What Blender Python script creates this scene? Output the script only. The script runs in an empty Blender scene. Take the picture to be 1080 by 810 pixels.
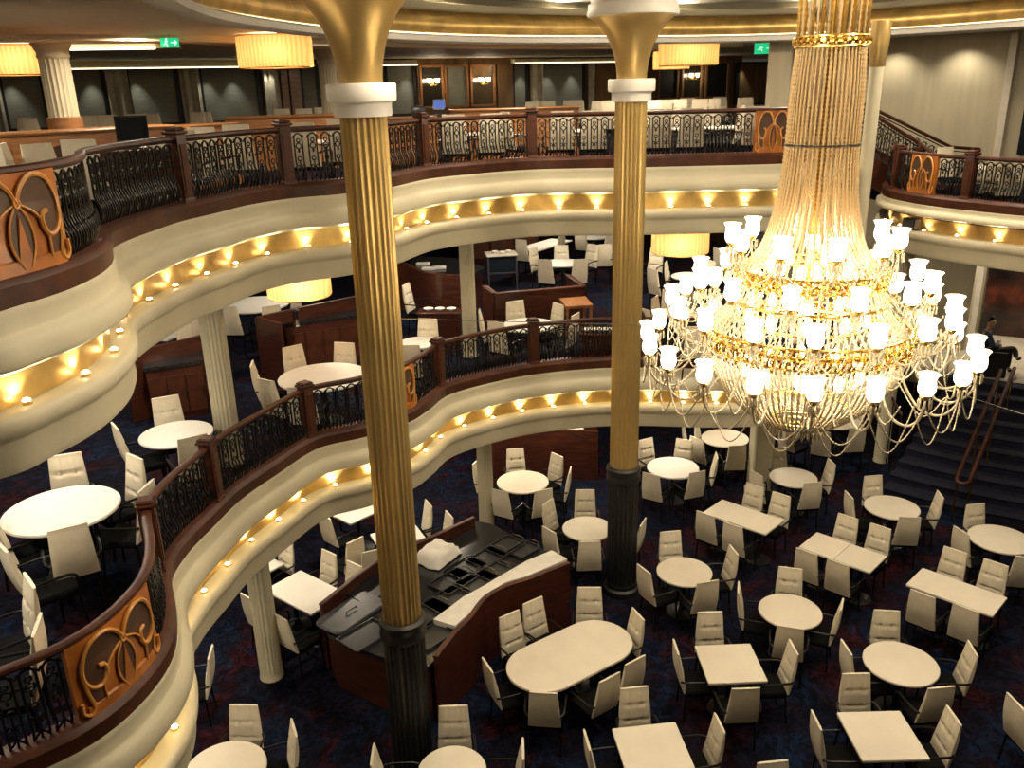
import bpy, math, random
from mathutils import Vector, Matrix
from mathutils.geometry import tessellate_polygon
random.seed(7)
PI = math.pi
scene = bpy.context.scene
COL = scene.collection
V = Vector
# ------------------------------------------------------------------ camera
EYE = V((0, 0, 8.05))
FPX = 900.0
_d = V((606.0 - 540, -(2990.0 - 405), -FPX)).normalized()
_up = -_d
_f = V((0, 0, -1)); _f = (_f - _up * _f.dot(_up)).normalized()
_r = _f.cross(_up)
RM = Matrix((_r, _f, _up))                       # rows: world axes seen from the camera
cam_d = bpy.data.cameras.new('camera')
cam_d.sensor_fit = 'HORIZONTAL'; cam_d.sensor_width = 36; cam_d.lens = 36 * FPX / 1080
cam_d.clip_start = 0.05; cam_d.clip_end = 200
cam = bpy.data.objects.new('camera', cam_d); COL.objects.link(cam)
M4 = RM.to_4x4(); M4.translation = EYE; cam.matrix_world = M4
scene.camera = cam
def ray(px, py): return RM @ V((px - 540, -(py - 405), -FPX))
def at(px, py, z):                               # point of the photograph on a floor or table plane of height z
    w = ray(px, py); return EYE + w * ((z - EYE.z) / w.z)
def atY(px, py, y):
    w = ray(px, py); return EYE + w * (y / w.y)
J1, J2, J3, JR = 0.0, 3.36, 6.76, 5.9            # floor heights: main floor, middle deck, upper deck, landing balcony
CEIL = 8.95
F2, F3, FR = J2 - .22, J3 - .25, JR - .22          # carpet levels behind the raised balcony curbs

# ------------------------------------------------------------------ materials
def nodes(name):
    m = bpy.data.materials.new(name); m.use_nodes = True
    nt = m.node_tree; b = nt.nodes['Principled BSDF']
    return m, nt, b
def mat(name, col, rough=0.5, metal=0.0, var=0.0, scale=6.0, bump=0.0, stretch=None, col2=None, coat=0.0, spec=0.5):
    m, nt, b = nodes(name)
    b.inputs['Roughness'].default_value = rough; b.inputs['Metallic'].default_value = metal
    b.inputs['Specular IOR Level'].default_value = spec
    if coat: b.inputs['Coat Weight'].default_value = coat; b.inputs['Coat Roughness'].default_value = .12
    c = tuple(col) + (1,)
    if var or bump or col2:
        tc = nt.nodes.new('ShaderNodeTexCoord'); mp = nt.nodes.new('ShaderNodeMapping')
        if stretch: mp.inputs['Scale'].default_value = stretch
        nz = nt.nodes.new('ShaderNodeTexNoise'); nz.inputs['Scale'].default_value = scale; nz.inputs['Detail'].default_value = 4
        nt.links.new(tc.outputs['Object'], mp.inputs['Vector']); nt.links.new(mp.outputs['Vector'], nz.inputs['Vector'])
        rp = nt.nodes.new('ShaderNodeValToRGB')
        lo = tuple(x * (1 - var) for x in col) + (1,)
        hi = (tuple(col2) + (1,)) if col2 else tuple(min(1, x * (1 + var)) for x in col) + (1,)
        rp.color_ramp.elements[0].position = .35; rp.color_ramp.elements[0].color = lo
        rp.color_ramp.elements[1].position = .65; rp.color_ramp.elements[1].color = hi
        nt.links.new(nz.outputs['Fac'], rp.inputs['Fac']); nt.links.new(rp.outputs['Color'], b.inputs['Base Color'])
        if bump:
            bp = nt.nodes.new('ShaderNodeBump'); bp.inputs['Strength'].default_value = bump; bp.inputs['Distance'].default_value = .02
            nt.links.new(nz.outputs['Fac'], bp.inputs['Height']); nt.links.new(bp.outputs['Normal'], b.inputs['Normal'])
    else:
        b.inputs['Base Color'].default_value = c
    return m
def emit(name, col, strength, sample=False):
    m, nt, b = nodes(name)
    b.inputs['Base Color'].default_value = tuple(col) + (1,)
    b.inputs['Emission Color'].default_value = tuple(col) + (1,)
    b.inputs['Emission Strength'].default_value = strength
    if not sample: m.cycles.emission_sampling = 'NONE'
    return m
M = {}
M['cream'] = mat('cream_plaster', (.60, .54, .375), .5, var=.04, scale=2)
M['gold'] = mat('gold_leaf', (.60, .40, .13), .40, .7, var=.22, scale=3, bump=.15)
M['goldcol'] = mat('gold_column_paint', (.57, .395, .145), .38, .66, var=.08, scale=2)
M['black'] = mat('black_column_paint', (.012, .012, .011), .42, var=.2)
M['wood'] = mat('dark_mahogany', (.055, .0155, .008), .3, var=.35, scale=3, stretch=(1, 1, 8), coat=.3)
M['woodrail'] = mat('mahogany_rail', (.066, .020, .009), .45, var=.3, scale=5, spec=.3)
M['lwood'] = mat('honey_wood', (.30, .13, .045), .35, var=.25, scale=3, stretch=(1, 1, 6), coat=.2)
M['panelwood'] = mat('brown_wall_panel', (.22, .125, .05), .45, var=.2, scale=2, stretch=(3, 3, .6))
M['orange'] = mat('orange_inlay_wood', (.42, .135, .022), .35, var=.22, scale=5, coat=.3)
M['brown'] = mat('brown_inlay_ground', (.085, .040, .020), .45, var=.2, scale=6)
M['amber'] = mat('amber_inlay_scroll', (.62, .27, .06), .35, var=.12, scale=6, coat=.3)
M['leather'] = mat('cream_leather', (.74, .655, .49), .5, var=.04, scale=9)
M['top'] = mat('cream_tabletop', (.76, .68, .54), .5, var=.03, scale=3)
M['whitetop'] = mat('white_tabletop', (.80, .76, .68), .45, var=.03, scale=3)
M['fabric'] = mat('black_seat_fabric', (.005, .005, .005), .9, spec=.1)
M['iron'] = mat('black_wrought_iron', (.014, .013, .012), .32, .6)
M['steel'] = mat('polished_steel', (.6, .58, .55), .2, 1)
M['tray'] = mat('black_plastic', (.014, .014, .016), .35, var=.15, scale=9)
M['slate'] = mat('dark_grey_vinyl', (.055, .055, .06), .4, var=.15, scale=5)
M['counter'] = mat('black_granite', (.016, .016, .018), .18, var=.5, scale=40)
M['cloth'] = mat('white_cloth', (.74, .70, .62), .85, var=.05, scale=8, bump=.3)
M['ceil'] = mat('ceiling_paint', (.66, .57, .41), .6, var=.03)
M['ceilwhite'] = mat('white_ceiling', (.72, .68, .60), .6, var=.02)
M['shadecloth'] = mat('grey_roller_blind', (.25, .255, .205), .75, var=.12, scale=3, stretch=(1, 1, 20))
M['curtain'] = mat('beige_curtain', (.52, .47, .36), .85, var=.15, scale=5)
M['jamb'] = mat('black_window_jamb', (.01, .01, .01), .5)
M['taupe'] = mat('taupe_wall_cloth', (.42, .365, .25), .7, var=.06, scale=2, stretch=(3, 3, .4))
M['marble'] = mat('pale_marble', (.62, .56, .45), .3, var=.1, scale=3)
M['bluecarpet'] = mat('blue_stair_carpet', (.0035, .0045, .017), .95, var=.3, scale=14)
M['mirror'] = mat('smoked_mirror', (.12, .10, .07), .15, .9)
M['darkglass'] = mat('dark_glass', (.012, .016, .022), .1)
M['ring'] = mat('chandelier_gold', (.80, .52, .14), .25, 1, var=.2, scale=30)
M['whitepaint'] = mat('white_collar_paint', (.78, .74, .66), .5)
M['skin'] = mat('skin', (.42, .23, .15), .55)
M['hair'] = mat('dark_hair', (.012, .010, .009), .6)
M['shirt'] = mat('blue_shirt', (.035, .06, .10), .8, var=.1, scale=12)
M['trouser'] = mat('black_trousers', (.008, .008, .009), .8)
M['bulb'] = emit('bulb_glow', (1, .86, .62), 30)
M['uplens'] = emit('uplight_lens', (1, .80, .48), 30)
M['cove'] = emit('cove_strip', (1, .86, .55), 3.0, True)
M['screen'] = emit('blue_screen', (.02, .07, .30), .7)
M['exit'] = emit('exit_sign_green', (.02, .62, .25), .55)
M['exitmark'] = emit('exit_sign_mark', (.7, 1, .85), .8)
# carpet
m, nt, b = nodes('patterned_carpet'); M['carpet'] = m
b.inputs['Roughness'].default_value = .95; b.inputs['Specular IOR Level'].default_value = .1
tc = nt.nodes.new('ShaderNodeTexCoord')
nz0 = nt.nodes.new('ShaderNodeTexNoise'); nz0.inputs['Scale'].default_value = .9; nz0.inputs['Detail'].default_value = 2
mx = nt.nodes.new('ShaderNodeMix'); mx.data_type = 'RGBA'; mx.blend_type = 'ADD'; mx.inputs[0].default_value = .9
nt.links.new(tc.outputs['Object'], nz0.inputs['Vector'])
nt.links.new(tc.outputs['Object'], mx.inputs[6]); nt.links.new(nz0.outputs['Color'], mx.inputs[7])
def ramped(scale, w, stops, seed):
    n = nt.nodes.new('ShaderNodeTexNoise'); n.noise_dimensions = '4D'; n.inputs['Scale'].default_value = scale
    n.inputs['W'].default_value = seed; n.inputs['Detail'].default_value = 3; n.inputs['Roughness'].default_value = .6
    n.inputs['Distortion'].default_value = w
    nt.links.new(mx.outputs[2], n.inputs['Vector'])
    r = nt.nodes.new('ShaderNodeValToRGB'); e = r.color_ramp.elements
    e[0].position, e[0].color = stops[0]; e[1].position, e[1].color = stops[1]
    nt.links.new(n.outputs['Fac'], r.inputs['Fac']); return r
r1 = ramped(1.1, .8, [(.50, (0, 0, 0, 1)), (.60, (1, 1, 1, 1))], 1.0)
r2 = ramped(1.2, .8, [(.52, (0, 0, 0, 1)), (.62, (1, 1, 1, 1))], 7.3)
r3 = ramped(7.0, 1.5, [(.42, (.25, .25, .25, 1)), (.62, (1, 1, 1, 1))], 3.1)
def mixc(fac, a, bcol):
    k = nt.nodes.new('ShaderNodeMix'); k.data_type = 'RGBA'
    nt.links.new(fac, k.inputs[0])
    if isinstance(a, tuple): k.inputs[6].default_value = a
    else: nt.links.new(a, k.inputs[6])
    k.inputs[7].default_value = bcol
    return k.outputs[2]
c1 = mixc(r1.outputs['Color'], (.009, .009, .022, 1), (.036, .007, .012, 1))
c2 = mixc(r2.outputs['Color'], c1, (.008, .017, .046, 1))
mm = nt.nodes.new('ShaderNodeMix'); mm.data_type = 'RGBA'; mm.blend_type = 'MULTIPLY'; mm.inputs[0].default_value = 1
nt.links.new(c2, mm.inputs[6]); nt.links.new(r3.outputs['Color'], mm.inputs[7])
nt.links.new(mm.outputs[2], b.inputs['Base Color'])
# mural
m, nt, b = nodes('dark_mural'); M['mural'] = m; b.inputs['Roughness'].default_value = .12
tc = nt.nodes.new('ShaderNodeTexCoord'); nz = nt.nodes.new('ShaderNodeTexNoise'); nz.inputs['Scale'].default_value = 1.1; nz.inputs['Detail'].default_value = 6
rp = nt.nodes.new('ShaderNodeValToRGB'); e = rp.color_ramp.elements
e[0].position = .35; e[0].color = (.010, .006, .006, 1); e[1].position = .75; e[1].color = (.22, .055, .03, 1)
x = e.new(.55); x.color = (.05, .02, .014, 1)
nt.links.new(tc.outputs['Object'], nz.inputs['Vector']); nt.links.new(nz.outputs['Fac'], rp.inputs['Fac']); nt.links.new(rp.outputs['Color'], b.inputs['Base Color'])
# crystal beads: glossy pale amber glass
m, nt, b = nodes('crystal_beads'); M['crystal'] = m
b.inputs['Base Color'].default_value = (.52, .36, .175, 1); b.inputs['Roughness'].default_value = .22
b.inputs['Specular IOR Level'].default_value = 1.0; b.inputs['Subsurface Weight'].default_value = 0
m, nt, b = nodes('clear_crystal'); M['clear'] = m
b.inputs['Base Color'].default_value = (.80, .68, .46, 1); b.inputs['Roughness'].default_value = .15
b.inputs['Transmission Weight'].default_value = .45; b.inputs['IOR'].default_value = 1.5
# glass lamp shades lit from inside
m, nt, b = nodes('lit_glass_shade'); M['glass'] = m
tr = nt.nodes.new('ShaderNodeBsdfTransparent'); em = nt.nodes.new('ShaderNodeEmission')
em.inputs['Color'].default_value = (1, .91, .74, 1); em.inputs['Strength'].default_value = 4.5
ms = nt.nodes.new('ShaderNodeMixShader'); lw = nt.nodes.new('ShaderNodeLayerWeight'); lw.inputs['Blend'].default_value = .45
mr = nt.nodes.new('ShaderNodeMapRange'); mr.inputs['To Min'].default_value = .35; mr.inputs['To Max'].default_value = .85
nt.links.new(lw.outputs['Facing'], mr.inputs['Value'])
nt.links.new(mr.outputs['Result'], ms.inputs['Fac']); nt.links.new(tr.outputs[0], ms.inputs[1]); nt.links.new(em.outputs[0], ms.inputs[2])
nt.links.new(ms.outputs[0], nt.nodes['Material Output'].inputs['Surface']); m.cycles.emission_sampling = 'NONE'
# translucent amber drum shade
m, nt, b = nodes('amber_drum_shade'); M['drum'] = m
tl = nt.nodes.new('ShaderNodeBsdfTranslucent'); df = nt.nodes.new('ShaderNodeBsdfDiffuse'); ms = nt.nodes.new('ShaderNodeMixShader')
tc = nt.nodes.new('ShaderNodeTexCoord'); wv = nt.nodes.new('ShaderNodeTexWave'); wv.inputs['Scale'].default_value = 5; wv.inputs['Distortion'].default_value = 3
rp = nt.nodes.new('ShaderNodeValToRGB'); rp.color_ramp.elements[0].color = (.60, .37, .17, 1); rp.color_ramp.elements[1].color = (.76, .51, .25, 1)
nt.links.new(tc.outputs['Object'], wv.inputs['Vector']); nt.links.new(wv.outputs['Fac'], rp.inputs['Fac'])
nt.links.new(rp.outputs['Color'], tl.inputs['Color']); nt.links.new(rp.outputs['Color'], df.inputs['Color'])
ms.inputs['Fac'].default_value = .4
nt.links.new(tl.outputs[0], ms.inputs[1]); nt.links.new(df.outputs[0], ms.inputs[2]); nt.links.new(ms.outputs[0], nt.nodes['Material Output'].inputs['Surface'])

# ------------------------------------------------------------------ mesh builder
class MB:
    def __init__(s): s.v = []; s.f = []
    def add(s, vs, fs):
        o = len(s.v); s.v += [V(p) for p in vs]; s.f += [tuple(i + o for i in q) for q in fs]; return s
    def box(s, c, d, rz=0.0, tilt=0.0):
        x, y, z = d[0] / 2, d[1] / 2, d[2] / 2
        R = Matrix.Rotation(rz, 3, 'Z') @ Matrix.Rotation(tilt, 3, 'X')
        p = [V(c) + R @ V((a * x, b2 * y, e2 * z)) for a in (-1, 1) for b2 in (-1, 1) for e2 in (-1, 1)]
        return s.add(p, [(0, 1, 3, 2), (4, 6, 7, 5), (0, 4, 5, 1), (2, 3, 7, 6), (0, 2, 6, 4), (1, 5, 7, 3)])
    def slab(s, out, z0, z1, bev=0.0):            # closed outline (x,y) extruded, edges chamfered
        n = len(out); c = sum((V((p[0], p[1])) for p in out), V((0, 0))) / n
        def ring(k, z):
            return [(c.x + (p[0] - c.x) * k, c.y + (p[1] - c.y) * k, z) for p in out]
        R = max((V((p[0], p[1])) - c).length for p in out); k = 1 - bev / R
        rs = [ring(k, z0), ring(1, z0 + bev), ring(1, z1 - bev), ring(k, z1)] if bev else [ring(1, z0), ring(1, z1)]
        vs = sum(rs, []); fs = []
        for a in range(len(rs) - 1):
            for i in range(n):
                j = (i + 1) % n; fs.append((a * n + i, a * n + j, (a + 1) * n + j, (a + 1) * n + i))
        fs.append(tuple(reversed(range(n)))); fs.append(tuple(range((len(rs) - 1) * n, len(rs) * n)))
        return s.add(vs, fs)
    def lathe(s, prof, n=24, c=(0, 0, 0), flute=0, depth=.0, cap=True):
        vs = []; fs = []
        for r, z in prof:
            for i in range(n):
                a = 2 * PI * i / n
                k = r
                if flute: k = r * (1 - depth * (0.5 + 0.5 * math.cos(flute * a)) ** .6)
                vs.append((c[0] + k * math.cos(a), c[1] + k * math.sin(a), c[2] + z))
        for j in range(len(prof) - 1):
            for i in range(n):
                k = (i + 1) % n
                fs.append((j * n + i, j * n + k, (j + 1) * n + k, (j + 1) * n + i))
        if cap:
            if prof[0][0] > 1e-4: fs.append(tuple(reversed(range(n))))
            if prof[-1][0] > 1e-4: fs.append(tuple(range((len(prof) - 1) * n, len(prof) * n)))
        return s.add(vs, fs)
    def tube(s, path, r, n=6, closed=False):
        P = [V(p) for p in path]; m_ = len(P); vs = []; fs = []
        rad = r if isinstance(r, (list, tuple)) else [r] * m_
        t0 = (P[1] - P[0]).normalized()
        u = t0.orthogonal().normalized()
        for i in range(m_):
            if closed: t = (P[(i + 1) % m_] - P[i - 1])
            else: t = P[min(i + 1, m_ - 1)] - P[max(i - 1, 0)]
            if t.length < 1e-9: t = t0
            t.normalize()
            u = u - t * u.dot(t)
            if u.length < 1e-6: u = t.orthogonal()
            u.normalize(); w = t.cross(u)
            for k in range(n):
                a = 2 * PI * k / n; vs.append(P[i] + (u * math.cos(a) + w * math.sin(a)) * rad[i])
        L = m_ if closed else m_ - 1
        for i in range(L):
            j = (i + 1) % m_
            for k in range(n):
                q = (k + 1) % n; fs.append((i * n + k, i * n + q, j * n + q, j * n + k))
        if not closed:
            fs.append(tuple(reversed(range(n)))); fs.append(tuple(range((m_ - 1) * n, m_ * n)))
        return s.add(vs, fs)
    def bead(s, c, r, h=None):
        h = h or r; c = V(c); n = 6; vs = [c + V((0, 0, -h))]
        for z, k in ((-.5, .87), (.5, .87)):
            for i in range(n):
                a = 2 * PI * (i + (.5 if z > 0 else 0)) / n; vs.append(c + V((r * k * math.cos(a), r * k * math.sin(a), h * z)))
        vs.append(c + V((0, 0, h))); fs = []
        for i in range(n):
            j = (i + 1) % n
            fs += [(0, 1 + j, 1 + i), (1 + i, 1 + j, 7 + i), (1 + j, 7 + j, 7 + i), (7 + i, 7 + j, 13)]
        return s.add(vs, fs)
    def sweep(s, P, N, prof, caps=True):          # profile (offset along N, absolute z) carried along a plan curve
        n = len(prof); vs = []; fs = []
        for p, q in zip(P, N):
            for o, z in prof: vs.append((p[0] + q[0] * o, p[1] + q[1] * o, z))
        for i in range(len(P) - 1):
            for k in range(n - 1):
                fs.append((i * n + k, (i + 1) * n + k, (i + 1) * n + k + 1, i * n + k + 1))
        return s.add(vs, fs)
    def loop(s, P, N, prof):                      # the same with a closed profile
        s.sweep(P, N, list(prof) + [prof[0]])
        n = len(prof)
        for p, q, rev in ((P[0], N[0], False), (P[-1], N[-1], True)):
            vs = [(p[0] + q[0] * o, p[1] + q[1] * o, z) for o, z in prof]
            s.add(vs, [tuple(reversed(range(n))) if rev else tuple(range(n))])
        return s
    def poly(s, loops, z, flip=False):
        vs = [V((p[0], p[1], 0)) for l in loops for p in l]
        tris = tessellate_polygon([[V((p[0], p[1], 0)) for p in l] for l in loops])
        fs = []
        for t in tris:
            a, b2, c = (vs[i] for i in t)
            up = (b2 - a).cross(c - a).z > 0
            fs.append(tuple(t) if up != flip else tuple(reversed(t)))
        return s.add([(p.x, p.y, z) for p in vs], fs)
    def xf(s, mtx):
        s.v = [mtx @ p for p in s.v]; return s
    def mesh(s, name, mt, sharp=38, shift=None):
        me = bpy.data.meshes.new(name)
        vs = [p - shift for p in s.v] if shift is not None else s.v
        me.from_pydata([tuple(p) for p in vs], [], s.f); me.update()
        me.materials.append(M[mt] if isinstance(mt, str) else mt)
        me.shade_smooth(); me.set_sharp_from_angle(angle=math.radians(sharp))
        return me
    def build(s, name, mt, parent=None, sharp=38, world=False, loc=None):
        """world=True: vertices are world coordinates, stored relative to the parent (or to loc)"""
        sh = None
        if world: sh = V(parent.location) if parent is not None else (V(loc) if loc is not None else None)
        o = bpy.data.objects.new(name, s.mesh(name, mt, sharp, sh)); COL.objects.link(o)
        if parent is not None: o.parent = parent
        elif loc is not None: o.location = loc
        return o
def tag(o, label=None, cat=None, group=None, kind=None):
    if label: o['label'] = label
    if cat: o['category'] = cat
    if group: o['group'] = group
    if kind: o['kind'] = kind
    return o
def thing(name, label, cat, loc=(0, 0, 0), rz=0.0, group=None):
    o = bpy.data.objects.new(name, None); COL.objects.link(o); o.empty_display_size = .1
    o.location = loc; o.rotation_euler = (0, 0, rz); return tag(o, label, cat, group)
def struct(name, mb, mt, sharp=38): return tag(mb.build(name, mt, None, sharp), kind='structure')
def inst(name, me, parent, loc=(0, 0, 0), rz=0.0):      # one more object sharing a mesh
    o = bpy.data.objects.new(name, me); COL.objects.link(o); o.parent = parent
    o.location = loc; o.rotation_euler = (0, 0, rz); return o
def light(name, kind, loc, power, col=(1, .80, .55), size=.1, rot=None, spot=None, blend=.5):
    l = bpy.data.lights.new(name, kind); l.energy = power; l.color = col
    if kind == 'AREA': l.shape = 'DISK'; l.size = size
    else: l.shadow_soft_size = size
    if spot: l.spot_size = spot; l.spot_blend = blend
    o = bpy.data.objects.new(name, l); COL.objects.link(o); o.location = loc
    if rot: o.rotation_euler = rot
    return o
def catmull(pts, step=.08, closed=False):
    P = [V(p) for p in pts]; n = len(P); out = []
    rng = range(n) if closed else range(n - 1)
    for i in rng:
        if closed: a, b2, c, d = P[i - 1], P[i], P[(i + 1) % n], P[(i + 2) % n]
        else: a, b2, c, d = P[max(i - 1, 0)], P[i], P[i + 1], P[min(i + 2, n - 1)]
        for k in range(12):
            t = k / 12
            out.append(.5 * ((2 * b2) + (c - a) * t + (2 * a - 5 * b2 + 4 * c - d) * t * t + (3 * b2 - a - 3 * c + d) * t ** 3))
    if not closed: out.append(P[-1])
    else: out.append(out[0])
    res = [out[0]]; acc = 0.0
    for p, q in zip(out, out[1:]):
        L = (q - p).length; pos = step - acc
        while pos <= L:
            res.append(p + (q - p) * (pos / L)); pos += step
        acc = L - (pos - step)
    return res
def smooth_path(pts, k=8):                         # 3-D or 2-D catmull points without resampling
    P = [V(p) for p in pts]; n = len(P); out = []
    for i in range(n - 1):
        a, b2, c, d = P[max(i - 1, 0)], P[i], P[i + 1], P[min(i + 2, n - 1)]
        for j in range(k):
            t = j / k
            out.append(.5 * ((2 * b2) + (c - a) * t + (2 * a - 5 * b2 + 4 * c - d) * t * t + (3 * b2 - a - 3 * c + d) * t ** 3))
    out.append(P[-1]); return out
class Curve:
    def __init__(s, pts, step=.08):
        s.P = catmull(pts, step); s.step = step; s.N = []
        for i in range(len(s.P)):
            t = (s.P[min(i + 2, len(s.P) - 1)] - s.P[max(i - 2, 0)]).normalized(); s.N.append(V((t.y, -t.x)))
        s.L = (len(s.P) - 1) * step
    def s_of(s, xy):
        q = V(xy[:2]); return min(range(len(s.P)), key=lambda i: (s.P[i] - q).length) * s.step
    def pn(s, u):
        x = max(0, min(u / s.step, len(s.P) - 1.001)); i = int(x); f = x - i
        return s.P[i].lerp(s.P[i + 1], f), s.N[i].lerp(s.N[i + 1], f).normalized()
    def span(s, a, b2, step=.08):
        n = max(2, int((b2 - a) / step) + 1)
        pr = [s.pn(a + (b2 - a) * i / (n - 1)) for i in range(n)]
        return [p for p, q in pr], [q for p, q in pr]
ORD = 'first second third fourth fifth sixth seventh eighth ninth tenth eleventh twelfth thirteenth fourteenth fifteenth sixteenth seventeenth eighteenth nineteenth twentieth'.split()
ORD += ['twenty-' + w for w in ORD[:9]] + ['thirtieth'] + ['thirty-' + w for w in ORD[:9]] + ['fortieth'] + ['forty-' + w for w in ORD[:9]]
ATR, UPD, MID, LOW = 78, 62, 34, 28
# ================================================================== THE SETTING
EDGE2 = Curve([(-6.5, 4.0), (-5.2, 4.25), (-4.2, 4.65), (-3.5, 5.14), (-3.22, 5.5), (-3.09, 5.95), (-3.09, 6.4), (-3.24, 6.9), (-3.47, 7.4), (-3.58, 7.75), (-3.58, 8.25),
               (-3.5, 8.76), (-3.38, 9.44), (-3.12, 10.14), (-2.75, 10.98), (-2.15, 11.36), (-1.6, 11.85), (-1.32, 12.38), (-1.06, 13.03), (-.46, 13.54), (.33, 13.97), (1.37, 14.22),
               (2.3, 14.22), (3.57, 14.05), (4.8, 14.1), (5.7, 14.35), (6.3, 14.75), (6.75, 15.4), (6.95, 16.2)])
EDGE3 = Curve([(-6.5, 4.2), (-5.2, 4.4), (-4.2, 4.75), (-3.45, 5.25), (-3.29, 5.6), (-3.2, 5.95), (-3.18, 6.3), (-3.23, 6.75), (-3.37, 7.2), (-3.6, 7.72), (-3.66, 8.2),
               (-3.64, 8.7), (-3.58, 9.4), (-3.4, 10.0), (-3.2, 10.75), (-2.79, 11.32), (-2.2, 11.68), (-1.68, 12.3), (-1.2, 13.4), (-.45, 14.05), (.41, 14.5), (1.3, 14.5),
               (2.0, 14.42), (2.9, 14.4), (3.8, 14.38), (4.6, 14.42), (5.35, 14.7), (5.85, 15.25), (6.1, 16.1), (6.15, 17.4)])
EDGER = Curve([(8.0, 18.3), (7.55, 17.4), (7.28, 16.65), (7.26, 16.0), (7.41, 15.3), (7.7, 14.67), (8.27, 13.8), (9.15, 13.0), (10.6, 12.2)])
def on_wall(px):                                   # the long back wall, a straight plan line
    w = ray(px, 405 - 313 - (px - 540) * .0255); x = w.x / w.y
    y = (29.6) / (1 - .527 * x); return V((x * y, y))
WT = V((1, .527)).normalized(); WN = V((WT.y, -WT.x))
# floors
main = MB().poly([[(-18, 1), (22, 1), (22, 40), (-18, 40)]], 0)
struct('floor', main, 'carpet')
def deck_floor(edge, z, endpts):
    P = [(p.x, p.y) for p in edge.P] + endpts
    mb = MB().poly([P], z)
    struct('floor', mb, 'carpet')
deck_floor(EDGE2, F2, [(7.0, 17.5), (6.5, 33.2), (-16.5, 20.9), (-16.5, 4.0)])
deck_floor(EDGE3, F3, [(6.2, 17.8), (6.6, 33.2), (-16.5, 20.9), (-16.5, 4.2)])
deck_floor(EDGER, FR, [(15.0, 12.0), (15.5, 14.5), (10.7, 20.3), (8.6, 22.5)])
# balcony fascias: cream cornice, gold cove, cream bullnose, soffit
UP = [(0, 0), (.02, 0), (.032, -.03), (.03, -.06), (.032, -.16), (.045, -.185), (.075, -.205), (.10, -.24), (.115, -.29), (.122, -.365), (.115, -.385), (.03, -.428), (-.12, -.43)]
GO = [(-.115, -.42), (-.115, -.70)]
LO = [(-.13, -.695), (.03, -.69), (.075, -.70), (.098, -.735), (.10, -.785), (.085, -.83), (.05, -.86), (.04, -.88), (.045, -1.05), (.02, -1.11), (-.05, -1.13), (-.9, -1.13)]
tn = [0]
def trim(mb, mt, sharp=38):
    tn[0] += 1; return struct('trim_%d' % tn[0], mb, mt, sharp)
def fascia(edge, J, k=1.0):
    for prof, mt, dz in ((UP, 'cream', 0), (GO, 'gold', .42 * (1 - k)), (LO, 'cream', .42 * (1 - k))):
        trim(MB().sweep(edge.P, edge.N, [(o, J + (z * k if mt == 'cream' and prof is UP else z + dz)) for o, z in prof]), mt, 50)
fascia(EDGE2, J2); fascia(EDGE3, J3); fascia(EDGER, JR, .5)
# soffit ceilings under the two decks and the landing balcony
def soffit(edge, z, endpts):
    P = [(p.x - q.x * .8, p.y - q.y * .8) for p, q in zip(edge.P[::3], edge.N[::3])] + endpts
    struct('ceiling', MB().poly([P], z, True), 'ceil')
soffit(EDGE2, J2 - 1.0, [(6.4, 17.5), (6.5, 33.2), (-16.5, 20.9), (-16.5, 4.6)])
soffit(EDGE3, J3 - 1.0, [(5.9, 17.8), (6.6, 33.2), (-16.5, 20.9), (-16.5, 4.8)])
# upper ceiling with the oval opening ringed by a gold cove
RING = catmull([(-2.6, 6.2), (-3.12, 8.0), (-3.38, 9.9), (-3.25, 11.5), (-2.75, 13.5), (-1.9, 15.2), (-.7, 16.7), (.7, 17.7), (2.3, 18.4), (4.3, 19.1), (6.4, 19.0), (8.2, 17.6), (9.4, 15.6), (9.7, 13), (9.1, 10.2), (7.6, 7.4),
               (5.3, 5.2), (2.6, 4.0), (0, 3.7), (-1.7, 4.6)], .15, True)
c0 = V((3.1, 11.2))
RN = []
for i in range(len(RING)):
    t = RING[(i + 1) % (len(RING) - 1)] - RING[i - 1 if i else -2]; t.normalize(); n = V((t.y, -t.x))
    RN.append(n)
CR = [(-.04, 9.0), (-.02, 8.88), (.02, 8.83), (.10, 8.80), (.22, 8.80), (.30, 8.83), (.31, 8.90), (.26, 8.935), (.12, 8.94)]
CG = [(.12, 8.94), (.17, 8.97), (.21, 9.06), (.21, 9.14), (.16, 9.24), (.08, 9.30), (.06, 9.33)]
CT = [(.06, 9.32), (.20, 9.33), (.24, 9.36), (.25, 9.44), (.20, 9.455), (-.2, 9.46), (-.2, 9.62)]
for prof, mt in ((CR, 'ceilwhite'), (CG, 'gold'), (CT, 'cream')): trim(MB().sweep(RING, RN, prof), mt, 50)
ring_o = [(p.x, p.y) for p in RING[:-1]]
struct('ceiling', MB().poly([[(-18, -2), (22, -2), (22, 40), (-18, 40)], ring_o], CEIL, True), 'ceil')
struct('ceiling', MB().poly([[(p.x - q.x * .1, p.y - q.y * .1) for p, q in zip(RING[:-1], RN)]], 9.58, True), 'ceilwhite')
tag(MB().sweep(RING, RN, [(.135, 8.946), (.155, 8.957)]).build('cove_light', 'cove'), 'thin glowing cove light strip under the gold band of the ceiling oval', 'light')
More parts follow.
